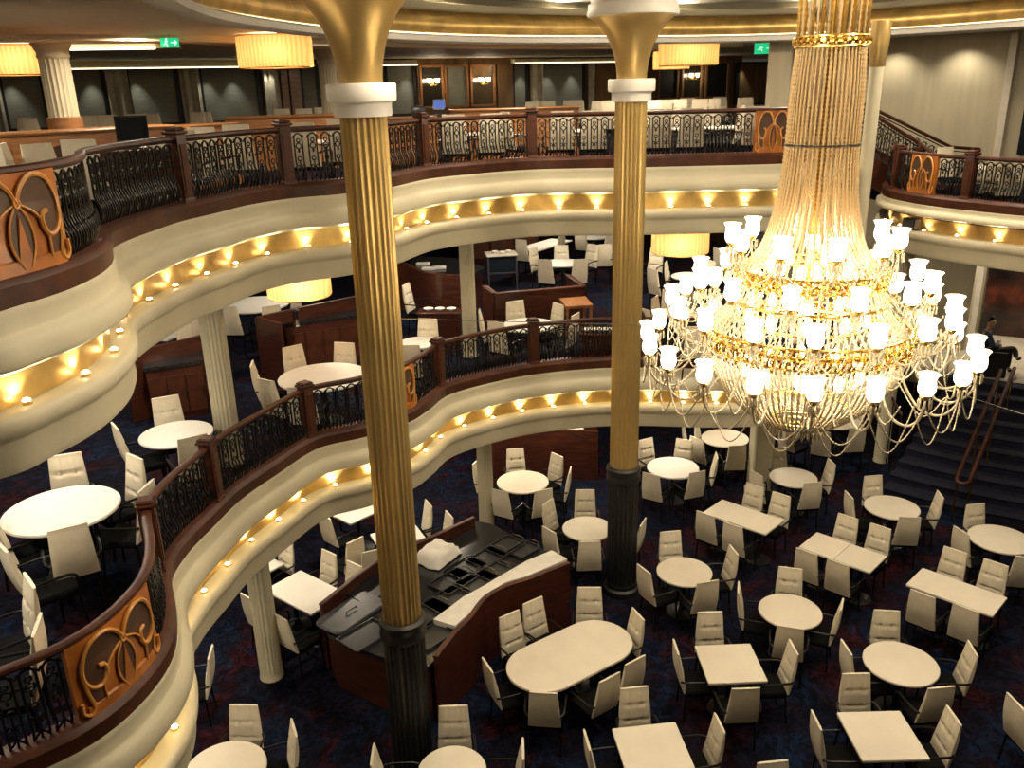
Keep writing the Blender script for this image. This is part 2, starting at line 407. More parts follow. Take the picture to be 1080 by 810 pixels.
# walls
def wall(name, a, b2, z0, z1, mt, th=.15):
    a, b2 = V(a), V(b2); t = (b2 - a).normalized(); n = V((t.y, -t.x)) * th
    mb = MB(); q = [a, b2, b2 - n, a - n]
    mb.add([(p.x, p.y, z0) for p in q] + [(p.x, p.y, z1) for p in q], [(0, 1, 5, 4), (1, 2, 6, 5), (2, 3, 7, 6), (3, 0, 4, 7), (4, 5, 6, 7), (3, 2, 1, 0)])
    return struct(name, mb, mt)
wb = lambda x: (x, 29.6 + .527 * x)
wall('wall_back', wb(-16.6), wb(9.0), 0, CEIL, 'panelwood')
wall('wall_left', (-16.5, 1), (-16.5, 21), 0, CEIL, 'panelwood')
wall('wall_right', (7.6, 24.2), (11.15, 20.05), 1.66, CEIL, 'taupe')
wall('wall_far_right', (11.2, 20.0), (15.8, 14.0), FR, CEIL, 'taupe')
wall('wall_stair', (8.0, 24.9), (12.1, 21.75), 0, 5.2, 'taupe')
wall('wall_mural', (12.2, 21.65), (17.0, 18.75), 0, 5.2, 'taupe')
# windows of the upper deck: blinds between black jambs, pleated curtains, wood panels
def on_back(px0, px1, z0, z1, mt, d=.04, name='window_1', kind='structure', out=.0):
    a, b2 = on_wall(px0), on_wall(px1)
    n = WN
    mb = MB(); q = [a + n * out, b2 + n * out, b2 + n * (out + d), a + n * (out + d)]
    mb.add([(p.x, p.y, z0) for p in q] + [(p.x, p.y, z1) for p in q], [(0, 3, 7, 4), (3, 2, 6, 7), (2, 1, 5, 6), (1, 0, 4, 5), (4, 7, 6, 5), (0, 1, 2, 3)])
    return mb
ZW0, ZW1 = 7.35, 8.72
wins = [(4, 49), (72, 113), (137, 190), (213, 275), (318, 338), (408, 438), (541, 556), (571, 616)]
for i, (a, b2) in enumerate(wins):
    w = on_back(a, b2, ZW0, ZW1, 'shadecloth', .03).build('window_%d' % (i + 1), 'shadecloth'); tag(w, kind='structure')
    jm = MB()
    q = on_back(b2 - (4 if a < 400 else 2.5), b2, ZW0 - .1, ZW1 + .02, 'jamb', .08); jm.add(q.v, q.f)
    q = on_back(a - 1, a + (2 if a < 400 else 1), ZW0 - .1, ZW1 + .02, 'jamb', .06); jm.add(q.v, q.f)
    q = on_back(a, b2, ZW0 - .1, ZW0, 'jamb', .06); jm.add(q.v, q.f)
    jm.build('window_frame', 'jamb', w)
cn = 0
for a, b2 in [(-12, 3), (114, 137), (191, 212), (277, 294), (557, 570), (617, 625)]:
    p0, p1 = on_wall(a), on_wall(b2); L = (p1 - p0).length; k = max(10, int(L / .03)); mb = MB(); fs = []
    ph = random.random() * 6
    for i in range(k + 1):
        p = p0.lerp(p1, i / k) + WN * (.16 + .05 * math.sin(i * .75 + ph) + .02 * math.sin(i * 1.9))
        mb.v += [V((p.x, p.y, 7.1)), V((p.x, p.y, 8.75))]
        if i: mb.f.append((2 * i - 2, 2 * i, 2 * i + 1, 2 * i - 1))
    cn += 1
    tag(mb.build('curtain', 'curtain', None, 80), 'pleated beige curtain hanging between dark windows, %s from the left' % ORD[cn - 1], 'curtain', 'curtains of the upper deck windows')
# pelmet with light strip above the windows
mb = on_back(-30, 330, 8.74, 8.94, 'cream', .35); trim(mb, 'cream')
tag(on_back(-30, 330, 8.745, 8.765, 'cove', .01, out=.352).build('cove_light', 'cove'), 'long bright cove strip above the dark windows at left', 'light')
mb = on_back(398, 438, 8.74, 8.9, 'cream', .3); trim(mb, 'cream')
tag(on_back(398, 438, 8.745, 8.765, 'cove', .01, out=.302).build('cove_light', 'cove'), 'short cove strip above the window beside the gold capital', 'light')
mb = on_back(539, 650, 8.76, 8.9, 'cream', .3); trim(mb, 'cream')
tag(on_back(539, 650, 8.765, 8.785, 'cove', .01, out=.302).build('cove_light', 'cove'), 'cove strip above the window between the two gold columns', 'light')
# mirrored wall panels with sconces between the two gold columns, dark ones further right
def panel(px0, px1, mt, label, z0=7.5, z1=8.72, sconce=False, frame='lwood'):
    a, b2 = on_wall(px0), on_wall(px1); c = (a + b2) / 2
    t = thing('wall_panel', label, 'wall panel', (c.x, c.y, z0), 0, 'framed panels on the upper back wall')
    q = on_back(px0, px1, z0, z1, mt, .05, out=.02); q.build('panel', mt, t, world=True)
    fr = MB(); w = (px1 - px0) * .09
    for x0, x1, y0, y1 in ((px0, px1, z0 - .03, z0 + .04), (px0, px1, z1 - .04, z1 + .03), (px0 - w / 2, px0 + w / 2, z0, z1), (px1 - w / 2, px1 + w / 2, z0, z1)):
        q = on_back(x0, x1, y0, y1, frame, .10, out=.02); fr.add(q.v, q.f)
    fr.build('frame', frame, t, world=True)
    if sconce:
        s_ = thing('wall_sconce', 'two-bulb sconce on the ' + label, 'lamp', (c.x, c.y, z0), 0, 'wall sconces of the upper deck')
        s_.location = (c.x + WN.x * .1, c.y + WN.y * .1, (z0 + z1) / 2 + .12)
        MB().box((0, 0, 0), (.1, .06, .2), math.atan2(WT.y, WT.x)).build('backplate', 'ring', s_)
        for sx in (-1, 1):
            p = V((WT.x * .14 * sx + WN.x * .12, WT.y * .14 * sx + WN.y * .12, .06))
            MB().tube([(WN.x * .02, WN.y * .02, -.05), (p.x * .7, p.y * .7, -.08), (p.x, p.y, -.04)], .012, 5).build('arm', 'ring', s_)
            MB().lathe([(.05, -.07), (.065, 0), (.08, .07)], 12, p, cap=False).build('lamp_shade', 'glass', s_)
            MB().lathe([(.0, -.04), (.03, -.02), (.03, .02), (0, .05)], 8, p).build('bulb', 'bulb', s_)
            w = s_.location + p + V((WN.x * .12, WN.y * .12, 0)); light('sconce_lamp', 'POINT', w, 5, size=.05)
panel(443, 466, 'mirror', 'smoked mirror panel left of the dark one on the wood wall', sconce=True)
panel(469, 492, 'shadecloth', 'dark middle panel on the wood wall between two mirrors')
panel(496, 520, 'mirror', 'smoked mirror panel right of the dark one on the wood wall', sconce=True)
panel(693, 713, 'jamb', 'dark panel left of the sconce panel behind the far gold column', frame='panelwood')
panel(718, 738, 'mirror', 'dark mirrored panel with a sconce behind the far gold column', sconce=True, frame='panelwood')
panel(743, 766, 'jamb', 'dark panel right of the sconce panel behind the far gold column', frame='panelwood')
panel(776, 812, 'panelwood', 'wide brown wall panel under the green exit sign', frame='jamb', z0=7.2, z1=8.7)
for i, (a, b2) in enumerate([(297, 304), (306, 317), (440, 444), (524, 540), (627, 648)]):
    trim(on_back(a, b2, 7.0, 8.75, 'panelwood', .09), 'panelwood' if i > 1 else 'lwood')
# coffer bands in the perimeter ceiling
def beam(pts, z0, z1, w, mt):
    P = [V(p) for p in pts]; c = Curve(pts, .3); trim(MB().loop(c.P, c.N, [(-w, z0), (w, z0), (w, z1), (-w, z1)]), mt)
beam([(-14, 15.6), (-9.0, 16.6), (-5.9, 17.4)], 8.88, 8.96, .35, 'cream')
beam([(-15, 12.4), (-10.0, 12.9), (-5.6, 14.6), (-3.0, 18.0), (1, 21.5), (6, 23.2)], 8.86, 8.96, .3, 'ceil')
c_ = Curve([(-14, 15.2), (-9.0, 16.2), (-6.2, 16.9)], .3)
tag(MB().loop(c_.P, c_.N, [(-.03, 8.86), (.03, 8.86), (.03, 8.9), (-.03, 8.9)]).build('cove_light', 'cove'), 'bright cove strip in the ceiling over the left counter', 'light')
# right-hand trim and dark glazing beyond the taupe wall
trim(MB().box((11.17, 19.92, 7.3), (.16, .22, 3.2), -.9), 'marble')
w = MB().box((12.7, 17.95, 7.6), (4.2, .06, 2.5), -.916).build('window_9', 'darkglass'); tag(w, kind='structure')
trim(MB().box((12.15, 21.63, 3.4), (.17, .22, 3.6), -.6), 'whitepaint')
mu = MB().box((14.42, 20.21, 3.35), (4.98, .06, 3.4), math.atan2(-2.9, 4.8)).build('mural', 'mural')
tag(mu, 'tall dark red-brown painted mural behind the seated man', 'mural')
mb = MB()
for i in range(7):
    t_ = i / 7; a = V((8.1, 24.78)).lerp(V((12.0, 21.78)), t_ + .01); b2 = V((8.1, 24.78)).lerp(V((12.0, 21.78)), t_ + .135)
    c = (a + b2) / 2; mb.box((c.x - .06, c.y - .08, 3.4), ((b2 - a).length, .05, 3.4), math.atan2(b2.y - a.y, b2.x - a.x))
trim(mb, 'taupe')
# stair landing of the main floor
CS = V((14.0, 22.5)); RT, RB, NS, ZL = 5.65, 9.4, 10, 1.65
def arc(r, a0=3.95, a1=4.75, n=40): return [(CS.x + r * math.cos(a0 + (a1 - a0) * i / n), CS.y + r * math.sin(a0 + (a1 - a0) * i / n)) for i in range(n + 1)]
struct('floor', MB().poly([arc(RT, 3.4) + [(19, 17), (19, 24), (8.3, 24.9)]], ZL), 'marble')
st = thing('staircase', 'wide curved blue carpeted staircase rising to the pale landing', 'staircase', (9.0, 16.5, 0))
for k in range(NS):
    r1_ = RB - (RB - RT) * k / NS; z = ZL * (k + 1) / NS
    A = arc(r1_); B = arc(RT - .02 if k == NS - 1 else RB - (RB - RT) * (k + 1) / NS - .06)
    n = len(A); zt = z if k < NS - 1 else ZL - .004
    mb = MB().add([(p[0], p[1], 0) for p in A] + [(p[0], p[1], zt - .03) for p in A] + [(CS.x + (p[0] - CS.x) * 1.004, CS.y + (p[1] - CS.y) * 1.004, zt - .02) for p in A] + [(p[0], p[1], zt) for p in A] + [(p[0], p[1], zt) for p in B],
                  [(r * n + i, r * n + i + 1, (r + 1) * n + i + 1, (r + 1) * n + i) for r in range(4) for i in range(n - 1)])
    mb.build('step', 'bluecarpet', st, world=True)
# landing edge band
P = [V(p) for p in arc(RT, 3.4)]; N = [(p - CS).normalized() for p in P]
trim(MB().sweep(P, N, [(0, ZL - .16), (.03, ZL - .16), (.04, ZL + .0), (-.3, ZL + .006)]), 'marble')

# area lights added on the ledge of the ceiling oval to brighten the white ceiling
for i in range(0, len(RING) - 1, 18):
    p, q = RING[i], RN[i]
    light('oval_ceiling_fill', 'AREA', (p.x + q.x * .05, p.y + q.y * .05, 9.475), 16, (1, .90, .72), .22, (PI - .5 * q.y, .5 * q.x, 0))
# ================================================================== BALUSTRADES
# one wrought-iron baluster: a tall round-headed loop with a belly, small rings and a centre bar
def baluster_mesh():
    h = .64; mb = MB()
    def belly(z): return .048 * math.sin(PI * min(1, z / .26)) ** 1.3 if z < .26 else 0.0
    r = .0115
    left = [(-.054, belly(z), z) for z in (0, .04, .08, .13, .18, .22, .27, .36, .46, .555)]
    arch = [(-.054 * math.cos(a), 0, .555 + .062 * math.sin(a)) for a in [PI * k / 8 for k in range(1, 8)]]
    mb.tube(left + arch + [(-x, y, z) for x, y, z in reversed(left)], r, 5)
    mb.tube([(0, belly(z), z) for z in (0, .05, .1, .16, .22, .28)], .010, 5)
    for z, q in ((.30, .026), (.46, .036), (.53, .024)):
        mb.tube([(q * math.cos(a), 0, z + q * math.sin(a)) for a in [2 * PI * k / 8 for k in range(8)]], .009, 4, True)
    for sx in (-1, 1):
        mb.tube([(sx * .05, belly(.2), .2), (sx * .03, belly(.2) + .004, .225), (sx * .012, belly(.19), .2), (sx * .02, belly(.17), .175), (sx * .034, belly(.18), .185)], .009, 4)
        mb.tube([(sx * .05, belly(.03), .03), (sx * .02, belly(.07), .075), (sx * .008, belly(.1), .11)], .009, 4)
        mb.tube([(sx * .054, 0, .6), (sx * .08, 0, .56)], .009, 4)
    mb.bead((0, .0, .40), .016, .03)
    return mb.mesh('baluster', 'iron', 60)
BAL = baluster_mesh()
def newel_mesh():
    mb = MB()
    def sq(w): return [(-w, -w), (w, -w), (w, w), (-w, w)]
    mb.slab(sq(.075), 0, .90, .006); mb.slab(sq(.088), .0, .2, .008); mb.slab(sq(.095), .88, .915, .01); mb.slab(sq(.082), .91, .955, .03)
    for a in range(4):
        R = Matrix.Rotation(a * PI / 2, 4, 'Z')
        q = MB().box((0, .078, .52), (.09, .012, .52)); q.xf(R); mb.add(q.v, q.f)
    return mb.mesh('newel_post', 'woodrail')
NEWEL = newel_mesh()
# the inlaid art panel: scrolls drawn in unit coordinates, u across, v up
def mirror(c): return [(-u, v) for u, v in c]
LOOP = [(0, .70), (.12, .86), (.34, .97), (.62, .93), (.80, .74), (.83, .52), (.72, .36), (.55, .32), (.43, .42), (.44, .55), (.55, .58)]
FOOT = [(.83, .55), (.80, .30), (.74, .10), (.82, .02), (.93, .08), (.93, .22)]
PETAL = [(0, .70), (.17, .50), (.20, .25), (.06, .02)]
SWEEP = [(0, .70), (.30, .58), (.50, .36), (.50, .08)]
def art_panel(edge, J, s0, s1, t, off=-.07):
    w = s1 - s0; zb, zt = J + .19, J + .83
    def W(u, v, o):
        p, q = edge.pn((s0 + s1) / 2 - u * w / 2 if False else (s0 + s1) / 2 + u * w / 2)
        return (p.x + q.x * (off + o), p.y + q.y * (off + o), zb + v * (zt - zb))
    P, N = edge.span(s0, s1)
    pn = MB().loop(P, N, [(off - .03, zb - .02), (off + .03, zb - .02), (off + .03, zt), (off - .03, zt)]).build('art_panel', 'orange', t, world=True)
    tag(pn, 'orange inlaid wood panel with scrolls')
    def child(mb, name, mt):
        o = mb.build(name, mt); sh = V(t.location)
        for v in o.data.vertices: v.co = v.co - sh
        o.parent = pn; return o
    bg = MB()
    fld = [(u, v) for u, v in [(q.x, q.y) for q in smooth_path(LOOP[:7], 4)]] + [(.78, .25), (.62, .08)] + [(q.x, q.y) for q in smooth_path(SWEEP, 4)][::-1][:-1]
    pet = [(q.x, q.y) for q in smooth_path(PETAL, 5)]
    for f in (fld, mirror(fld), pet + mirror(pet)[::-1][1:-1]):
        q = MB().poly([f], 0); o_ = len(bg.v)
        bg.add([W(p.x, p.y, .046) for p in q.v], q.f)
    child(bg, 'inlay_ground', 'brown')
    sc = MB()
    for c, r in ((LOOP, .019), (FOOT, .016), (PETAL, .010), (SWEEP, .010)):
        for cc in (c, mirror(c)):
            pts = smooth_path(cc, 5); sc.tube([W(u, v, .050) for u, v in pts], r * min(1, w / .8), 6)
    sc.tube([W(.05 * math.cos(a), .70 + .05 * math.sin(a), .055) for a in [2 * PI * k / 10 for k in range(10)]], .012, 5, True)
    child(sc, 'scrollwork', 'amber')
    tri = MB()
    tri.add([W(0, .62, .052), W(-.14, .02, .050), W(.14, .02, .050), W(0, .55, .058)], [(0, 1, 3), (1, 2, 3), (2, 0, 3)])
    P, N = edge.span((s0 + s1) / 2 - w * .42, (s0 + s1) / 2 + w * .42)
    tri.loop(P, N, [(off + .03, zb - .02), (off + .055, zb - .02), (off + .05, zb + .07), (off + .03, zb + .08)])
    child(tri, 'base_block', 'orange')
    return pn
def balustrade(edge, J, cuts, panels, labels, deck, newels=None):
    """cuts: arclengths where the run is divided at newel posts; panels: (s0, s1) of inlaid panels"""
    for k in range(len(cuts) - 1):
        a, b2 = cuts[k], cuts[k + 1]; mid, _ = edge.pn((a + b2) / 2)
        t = thing('balustrade', labels[k], 'railing', (mid.x, mid.y, J), 0, 'balustrade runs of the ' + deck)
        P, N = edge.span(a, b2)
        MB().loop(P, N, [(.025, J + .005), (.03, J + .13), (.0, J + .165), (-.03, J + .185), (-.17, J + .185), (-.19, J - .24), (-.02, J - .24)]).build('base_rail', 'woodrail', t, world=True)
        MB().loop(P, N, [(-.12, J + .82), (-.06, J + .82), (-.045, J + .84), (-.05, J + .865), (-.07, J + .876), (-.11, J + .876), (-.13, J + .865), (-.135, J + .84)]).build('handrail', 'woodrail', t, world=True)
        MB().loop(P, N, [(-.1, J + .805), (-.08, J + .805), (-.08, J + .822), (-.1, J + .822)]).build('iron_strap', 'iron', t, world=True)
        pl = [p for p in panels if a - .01 <= p[0] and p[1] <= b2 + .01]
        for s0, s1 in pl: art_panel(edge, J, s0, s1, t)
        runs = []; s_ = a + .09
        for s0, s1 in sorted(pl): runs.append((s_, s0 - .02)); s_ = s1 + .02
        runs.append((s_, b2 - .09))
        for r0, r1 in runs:
            n = int((r1 - r0) / .158)
            if n < 1: continue
            for i in range(n):
                p, q = edge.pn(r0 + (i + .5) * (r1 - r0) / n); q3 = p - q * .09
                inst('baluster', BAL, t, (q3.x - mid.x, q3.y - mid.y, .172), math.atan2(q.y, q.x) - PI / 2)
        if newels is None or newels[k + 1]:
            p, q = edge.pn(b2); q3 = p - q * .09
            inst('newel_post', NEWEL, t, (q3.x - mid.x, q3.y - mid.y, .012), math.atan2(q.y, q.x))
e = EDGE3
c3 = [e.s_of(p) for p in ((-4.6, 4.6), (-3.62, 7.75), (-3.58, 9.67), (-2.79, 11.3), (-1.2, 13.4), (.48, 14.5), (2.1, 14.42), (5.75, 15.1))]
pp = e.s_of((-3.25, 5.72)); p2_ = e.s_of((-1.85, 12.05)); p3_ = e.s_of((4.35, 14.42))
balustrade(e, J3, c3, [(pp - .5, pp + .5), (p2_ - .36, p2_ + .36), (p3_ - .3, p3_ + .3)],
           ['upper balustrade bulge at left with a large orange inlaid scroll panel', 'upper iron balustrade run just past the left bulge, ending at the first newel post',
            'upper iron balustrade run between the first and second newel posts', 'upper balustrade run passing behind the near gold column with a scroll panel',
            'upper iron balustrade run right of the near gold column', 'upper iron balustrade run ending behind the far gold column', 'upper balustrade run left of the chandelier strands with a scroll panel'],
           'upper deck', [1, 0, 1, 1, 1, 1, 1, 1])
e = EDGE2
c2 = [e.s_of(p) for p in ((-4.6, 4.45), (-3.55, 7.6), (-3.42, 9.1), (-2.75, 10.95), (-1.08, 13.0), (.42, 13.98), (2.2, 14.22), (5.5, 14.27))]
pa = e.s_of((-3.12, 5.78)); pb = e.s_of((-1.62, 11.83))
balustrade(e, J2, c2, [(pa - .5, pa + .5), (pb - .38, pb + .38)],
           ['middle balustrade bulge at lower left with a large orange inlaid scroll panel', 'middle iron balustrade run beside the round table at the left end',
            'middle iron balustrade run in front of the cream column at left', 'middle balustrade run passing behind the near gold column with a small scroll panel',
            'middle iron balustrade run right of the near gold column', 'middle iron balustrade run ending behind the far gold column', 'middle iron balustrade run behind the chandelier'],
           'middle deck')
e = EDGER
cr = [.02, e.s_of((7.27, 16.4)), e.s_of((7.72, 14.65)), e.s_of((9.6, 12.7))]
pr_ = e.s_of((7.36, 15.5))
balustrade(e, JR, cr, [(pr_ - .33, pr_ + .33)],
           ['short balustrade beside the stair foot on the right balcony', 'right balcony balustrade with an orange scroll panel', 'right balcony iron balustrade running out of the frame'], 'right balcony')
# stair flight from the upper deck down to the right balcony
def stair_rail(A, B, C, label, stringer=True):
    A, B, C = V(A), V(B), V(C)                     # top, foot of the slope, end of the level part (rail height)
    t = thing('stair_balustrade', label, 'railing', (B.x, B.y, B.z - .95))
    MB().tube([A, B, C], .035, 8).build('handrail', 'woodrail', t, world=True)
    MB().tube([A - V((0, 0, .08)), B - V((0, 0, .08)), C - V((0, 0, .08))], .012, 5).build('iron_strap', 'iron', t, world=True)
    d = B - A; n = int(d.length / .19)
    for i in range(n):
        p = A.lerp(B, (i + .5) / n); inst('baluster', BAL, t, p - V((0, 0, .78)) - t.location, math.atan2(d.y, d.x))
    d2 = C - B; n2 = int(d2.length / .17)
    for i in range(n2):
        p = B.lerp(C, (i + .5) / n2); inst('baluster', BAL, t, p - V((0, 0, .78)) - t.location, math.atan2(d2.y, d2.x))
    sd = V((d.y, -d.x, 0)).normalized() * .05
    if stringer:
        lo = [A - V((0, 0, 1.35)), B - V((0, 0, 1.35)), C - V((0, 0, 1.15))]; hi = [A - V((0, 0, .78)), B - V((0, 0, .78)), C - V((0, 0, .78))]
        q = MB()
        vs = [p + s for p in lo + hi for s in (sd, -sd)]
        q.add(vs, [(0, 2, 8, 6), (2, 4, 10, 8), (1, 7, 9, 3), (3, 9, 11, 5), (6, 8, 9, 7), (8, 10, 11, 9), (0, 1, 3, 2), (2, 3, 5, 4), (0, 6, 7, 1), (4, 5, 11, 10)])
        q.build('stringer', 'wood', t, world=True)
    return t
YN, YF = 17.6, 19.2
stair_rail(atY(880, 95, YN), atY(968, 150, YN), atY(985, 163, YN - .3), 'near balustrade of the short stair, its dark wood stringer ending at the right balcony')
stair_rail(atY(884, 96, YF), atY(1003, 155, YF), atY(1028, 157, YF + .1), 'far balustrade of the short stair against the taupe wall', True)
inst('newel_post', NEWEL, bpy.data.objects['stair_balustrade'], atY(966, 190, YN) - V((0, 0, .3)) - bpy.data.objects['stair_balustrade'].location)
inst('newel_post', NEWEL, bpy.data.objects['stair_balustrade.001'], atY(1028, 160, YF) - V((0, 0, .86)) - bpy.data.objects['stair_balustrade.001'].location)
tA, tB = atY(880, 95, 18.4), atY(985, 150, 18.4)
sf = thing('stair_flight', 'short carpeted stair flight between the two dark iron balustrades', 'staircase', (6.9, 18.4, 5.9))
for k in range(5):
    x0 = tA.x + (tB.x - tA.x) * k / 5
    MB().box((x0 + .2, 18.4, F3 - .16 * k - .25), (.5, 1.5, .5)).build('step', 'bluecarpet', sf, world=True)

# ================================================================== COVE UPLIGHTS along the gold bands
def uplight_meshes():
    a = MB().lathe([(.0, 0), (.034, 0), (.034, .018), (.028, .025), (.0, .025)], 14).mesh('lamp_body', 'ring')
    b2 = MB().lathe([(.028, .023), (.026, .032), (.016, .040), (0, .043)], 12, cap=False).mesh('lens', 'uplens')
    return a, b2
UB, UL = uplight_meshes()
def uplights(edge, J, s0, s1, step, where):
    n = int((s1 - s0) / step)
    for i in range(n + 1):
        p, q = edge.pn(s0 + (s1 - s0) * i / n); w = p + q * -.035
        t = thing('uplight', 'small bright uplight on the gold band of the %s, %s from the left' % (where, ORD[i]), 'lamp', (w.x, w.y, J - .692), 0, 'uplights of the ' + where)
        inst('lamp_body', UB, t); inst('lens', UL, t)
        light('uplight_lamp', 'SPOT', (w.x - q.x * .028, w.y - q.y * .028, J - .692 + .035), UPW, (1, .84, .56), .02, (PI, 0, 0), 2.0, .8)
UPW = 24.0
uplights(EDGE3, J3, EDGE3.s_of((-3.3, 5.55)), EDGE3.s_of((5.2, 14.6)), .62, 'upper balcony')
uplights(EDGE2, J2, EDGE2.s_of((-3.15, 5.7)), EDGE2.s_of((5.3, 14.3)), .56, 'middle balcony')
uplights(EDGER, JR + .21, EDGER.s_of((7.27, 16.6)), EDGER.s_of((9.0, 13.1)), .62, 'right balcony')
sp = MB(); pq = EDGER.pn(EDGER.s_of((7.31, 15.6))); a_ = math.atan2(pq[1].y, pq[1].x) + PI / 2
bx = thing('speaker_box', 'small black box speaker sitting in the gold band of the right balcony', 'speaker', (pq[0].x + pq[1].x * -.02, pq[0].y + pq[1].y * -.02, JR - .48), a_)
MB().slab([(-.17, -.06), (.17, -.06), (.17, .06), (-.17, .06)], 0, .2, .012).build('cabinet', 'tray', bx)
MB().box((0, -.063, .1), (.28, .008, .15)).build('grille', 'slate', bx)
# ================================================================== COLUMNS
def gold_column(x, y, label):
    t = thing('gold_column', label, 'column', (x, y, 0), 0, 'tall gold columns')
    MB().lathe([(.30, 0), (.30, .10), (.26, .13), (.26, .20)], 40).build('plinth', 'black', t)
    MB().lathe([(.245, .18), (.245, 2.05)], 144, flute=24, depth=.07).build('black_base', 'black', t)
    MB().lathe([(.245, 2.04), (.27, 2.07), (.275, 2.12), (.262, 2.15), (.262, 2.20), (.275, 2.22), (.272, 2.28), (.235, 2.31)], 40).build('base_collar', 'black', t)
    MB().lathe([(.222, 2.30), (.222, 7.84)], 144, flute=24, depth=.085).build('shaft', 'goldcol', t)
    MB().lathe([(.27, 7.82), (.275, 7.85), (.275, 7.93), (.285, 7.945), (.32, 7.955), (.325, 7.98), (.325, 8.10), (.315, 8.115), (.20, 8.116)], 40).build('collar', 'whitepaint', t)
    MB().lathe([(.205, 8.11), (.205, 8.18), (.22, 8.30), (.25, 8.43), (.30, 8.57), (.37, 8.70), (.46, 8.82), (.57, 8.90), (.60, 8.915)], 56, cap=False).build('capital', 'goldcol', t)
    MB().lathe([(.58, 8.90), (.61, 8.91), (.62, 8.95), (.60, 9.0), (.60, 9.06), (.57, 9.07), (.56, 9.6)], 56).build('abacus', 'ceilwhite', t)
    return t
gold_column(-1.34, 8.46, 'near tall fluted gold column with flared capital, left of centre')
gold_column(1.75, 12.43, 'far tall fluted gold column with flared capital, left of the chandelier')
def cream_column(x, y, z0, z1, r, label, n=20, base=0.0, cap=True, mt='cream'):
    t = thing('cream_column', label, 'column', (x, y, z0))
    h = z1 - z0
    MB().lathe([(r * 1.06, 0), (r * 1.06, .03), (r * 1.0, .05), (r, .12)] if not base else [(r * 1.2, 0), (r * 1.2, base), (r, base + .01)], 32).build('base', 'cream' if not base else 'lwood', t)
    MB().lathe([(r, .1), (r, h - .3)], n * 6, flute=n, depth=.07).build('shaft', mt, t)
    if cap: MB().lathe([(r, h - .31), (r * 1.1, h - .28), (r * 1.05, h - .22), (r * 1.3, h - .1), (r * 1.45, h - .05), (r * 1.45, h)], 32).build('capital', mt, t)
    return t
cream_column(-3.62, 10.43, 0, J2 - 1.0, .165, 'slim cream column under the middle balcony beside a square table')
cream_column(-.55, 14.6, 0, J2 - 1.0, .145, 'slim cream column under the middle balcony near the curved wood screen')
cream_column(-3.98, 11.04, F2, J3 - 1.0, .165, 'cream fluted column on the middle deck behind its balustrade at left')
cream_column(-.79, 15.85, F2, J3 - 1.0, .14, 'cream fluted column on the middle deck right of the near gold column')
cream_column(-7.11, 14.48, F3, CEIL, .225, 'fluted cream column on the upper deck at far left above the counter', base=1.25)
cream_column(-4.0, 20.64, F3, CEIL, .2, 'fluted cream column on the upper deck behind the near gold capital', base=1.0)
cream_column(8.15, 17.3, 0, JR - 1.13, .15, 'cream column beside the blue staircase under the right balcony')
t = thing('square_pier', 'square cream pier on the main floor below the chandelier at left', 'column', (5.0, 15.8, 0))
def sq(w, k=.03): return [(-w + k, -w), (w - k, -w), (w, -w + k), (w, w - k), (w - k, w), (-w + k, w), (-w, w - k), (-w, -w + k)]
MB().slab(sq(.20), 0, J2 - 1.1, .0).build('shaft', 'cream', t); MB().slab(sq(.24), 0, .12, .01).build('base', 'cream', t)
MB().slab(sq(.26), J2 - 1.3, J2 - 1.02, .03).build('capital', 'cream', t)
t = thing('square_pier', 'plain square taupe pier on the upper deck left of the chandelier top', 'column', (6.0, 19.75, F3), -.3)
MB().slab(sq(.25), 0, CEIL - F3, 0).build('shaft', 'taupe', t); MB().slab(sq(.28), 0, .14, .01).build('base', 'lwood', t)
q = atY(925, 70, 15.5)
t = thing('slender_column', 'slender cream column with a gold cap right of the chandelier', 'column', (q.x, 15.5, F2))
MB().lathe([(.115, 0), (.115, 8.25 - F2)], 32).build('shaft', 'cream', t)
MB().lathe([(r, z - F2) for r, z in [(.115, 8.22), (.125, 8.24), (.155, 8.60), (.16, 8.66), (.16, 8.95)]], 32).build('gold_cap', 'goldcol', t)
MB().lathe([(.2, 0), (.2, .1), (.14, .14)], 32).build('base', 'cream', t)

# ================================================================== CHANDELIER
CX, CY = 2.58, 7.2
ch = thing('chandelier', 'huge tiered crystal chandelier with gold rings and dozens of lit glass lamps', 'chandelier', (CX, CY, 5.0))
def L(pts): return [(r, 0, z - 5.0) for r, z in pts]
def beaded(path, r, pitch):                        # a string of beads along a path
    P = [V(p) for p in path]; pts = []; rad = []; acc = 0.0; k = 0
    out = [P[0]]; step = pitch / 2
    for a, b2 in zip(P, P[1:]):
        d = (b2 - a).length; pos = step - acc
        while pos <= d:
            out.append(a + (b2 - a) * (pos / d)); pos += step
        acc = d - (pos - step)
    rad = [r if i % 2 else r * .45 for i in range(len(out))]
    return MB().tube(out, rad, 5)
def ring(mb, R, z, r, n=72, k=6): return mb.tube([(R * math.cos(2 * PI * i / n), R * math.sin(2 * PI * i / n), z - 5) for i in range(n)], r, k, True)
def around(name, me, n, parent=ch, ph=0.0):
    return [inst(name, me, parent, (0, 0, 0), 2 * PI * (i + ph) / n) for i in range(n)]
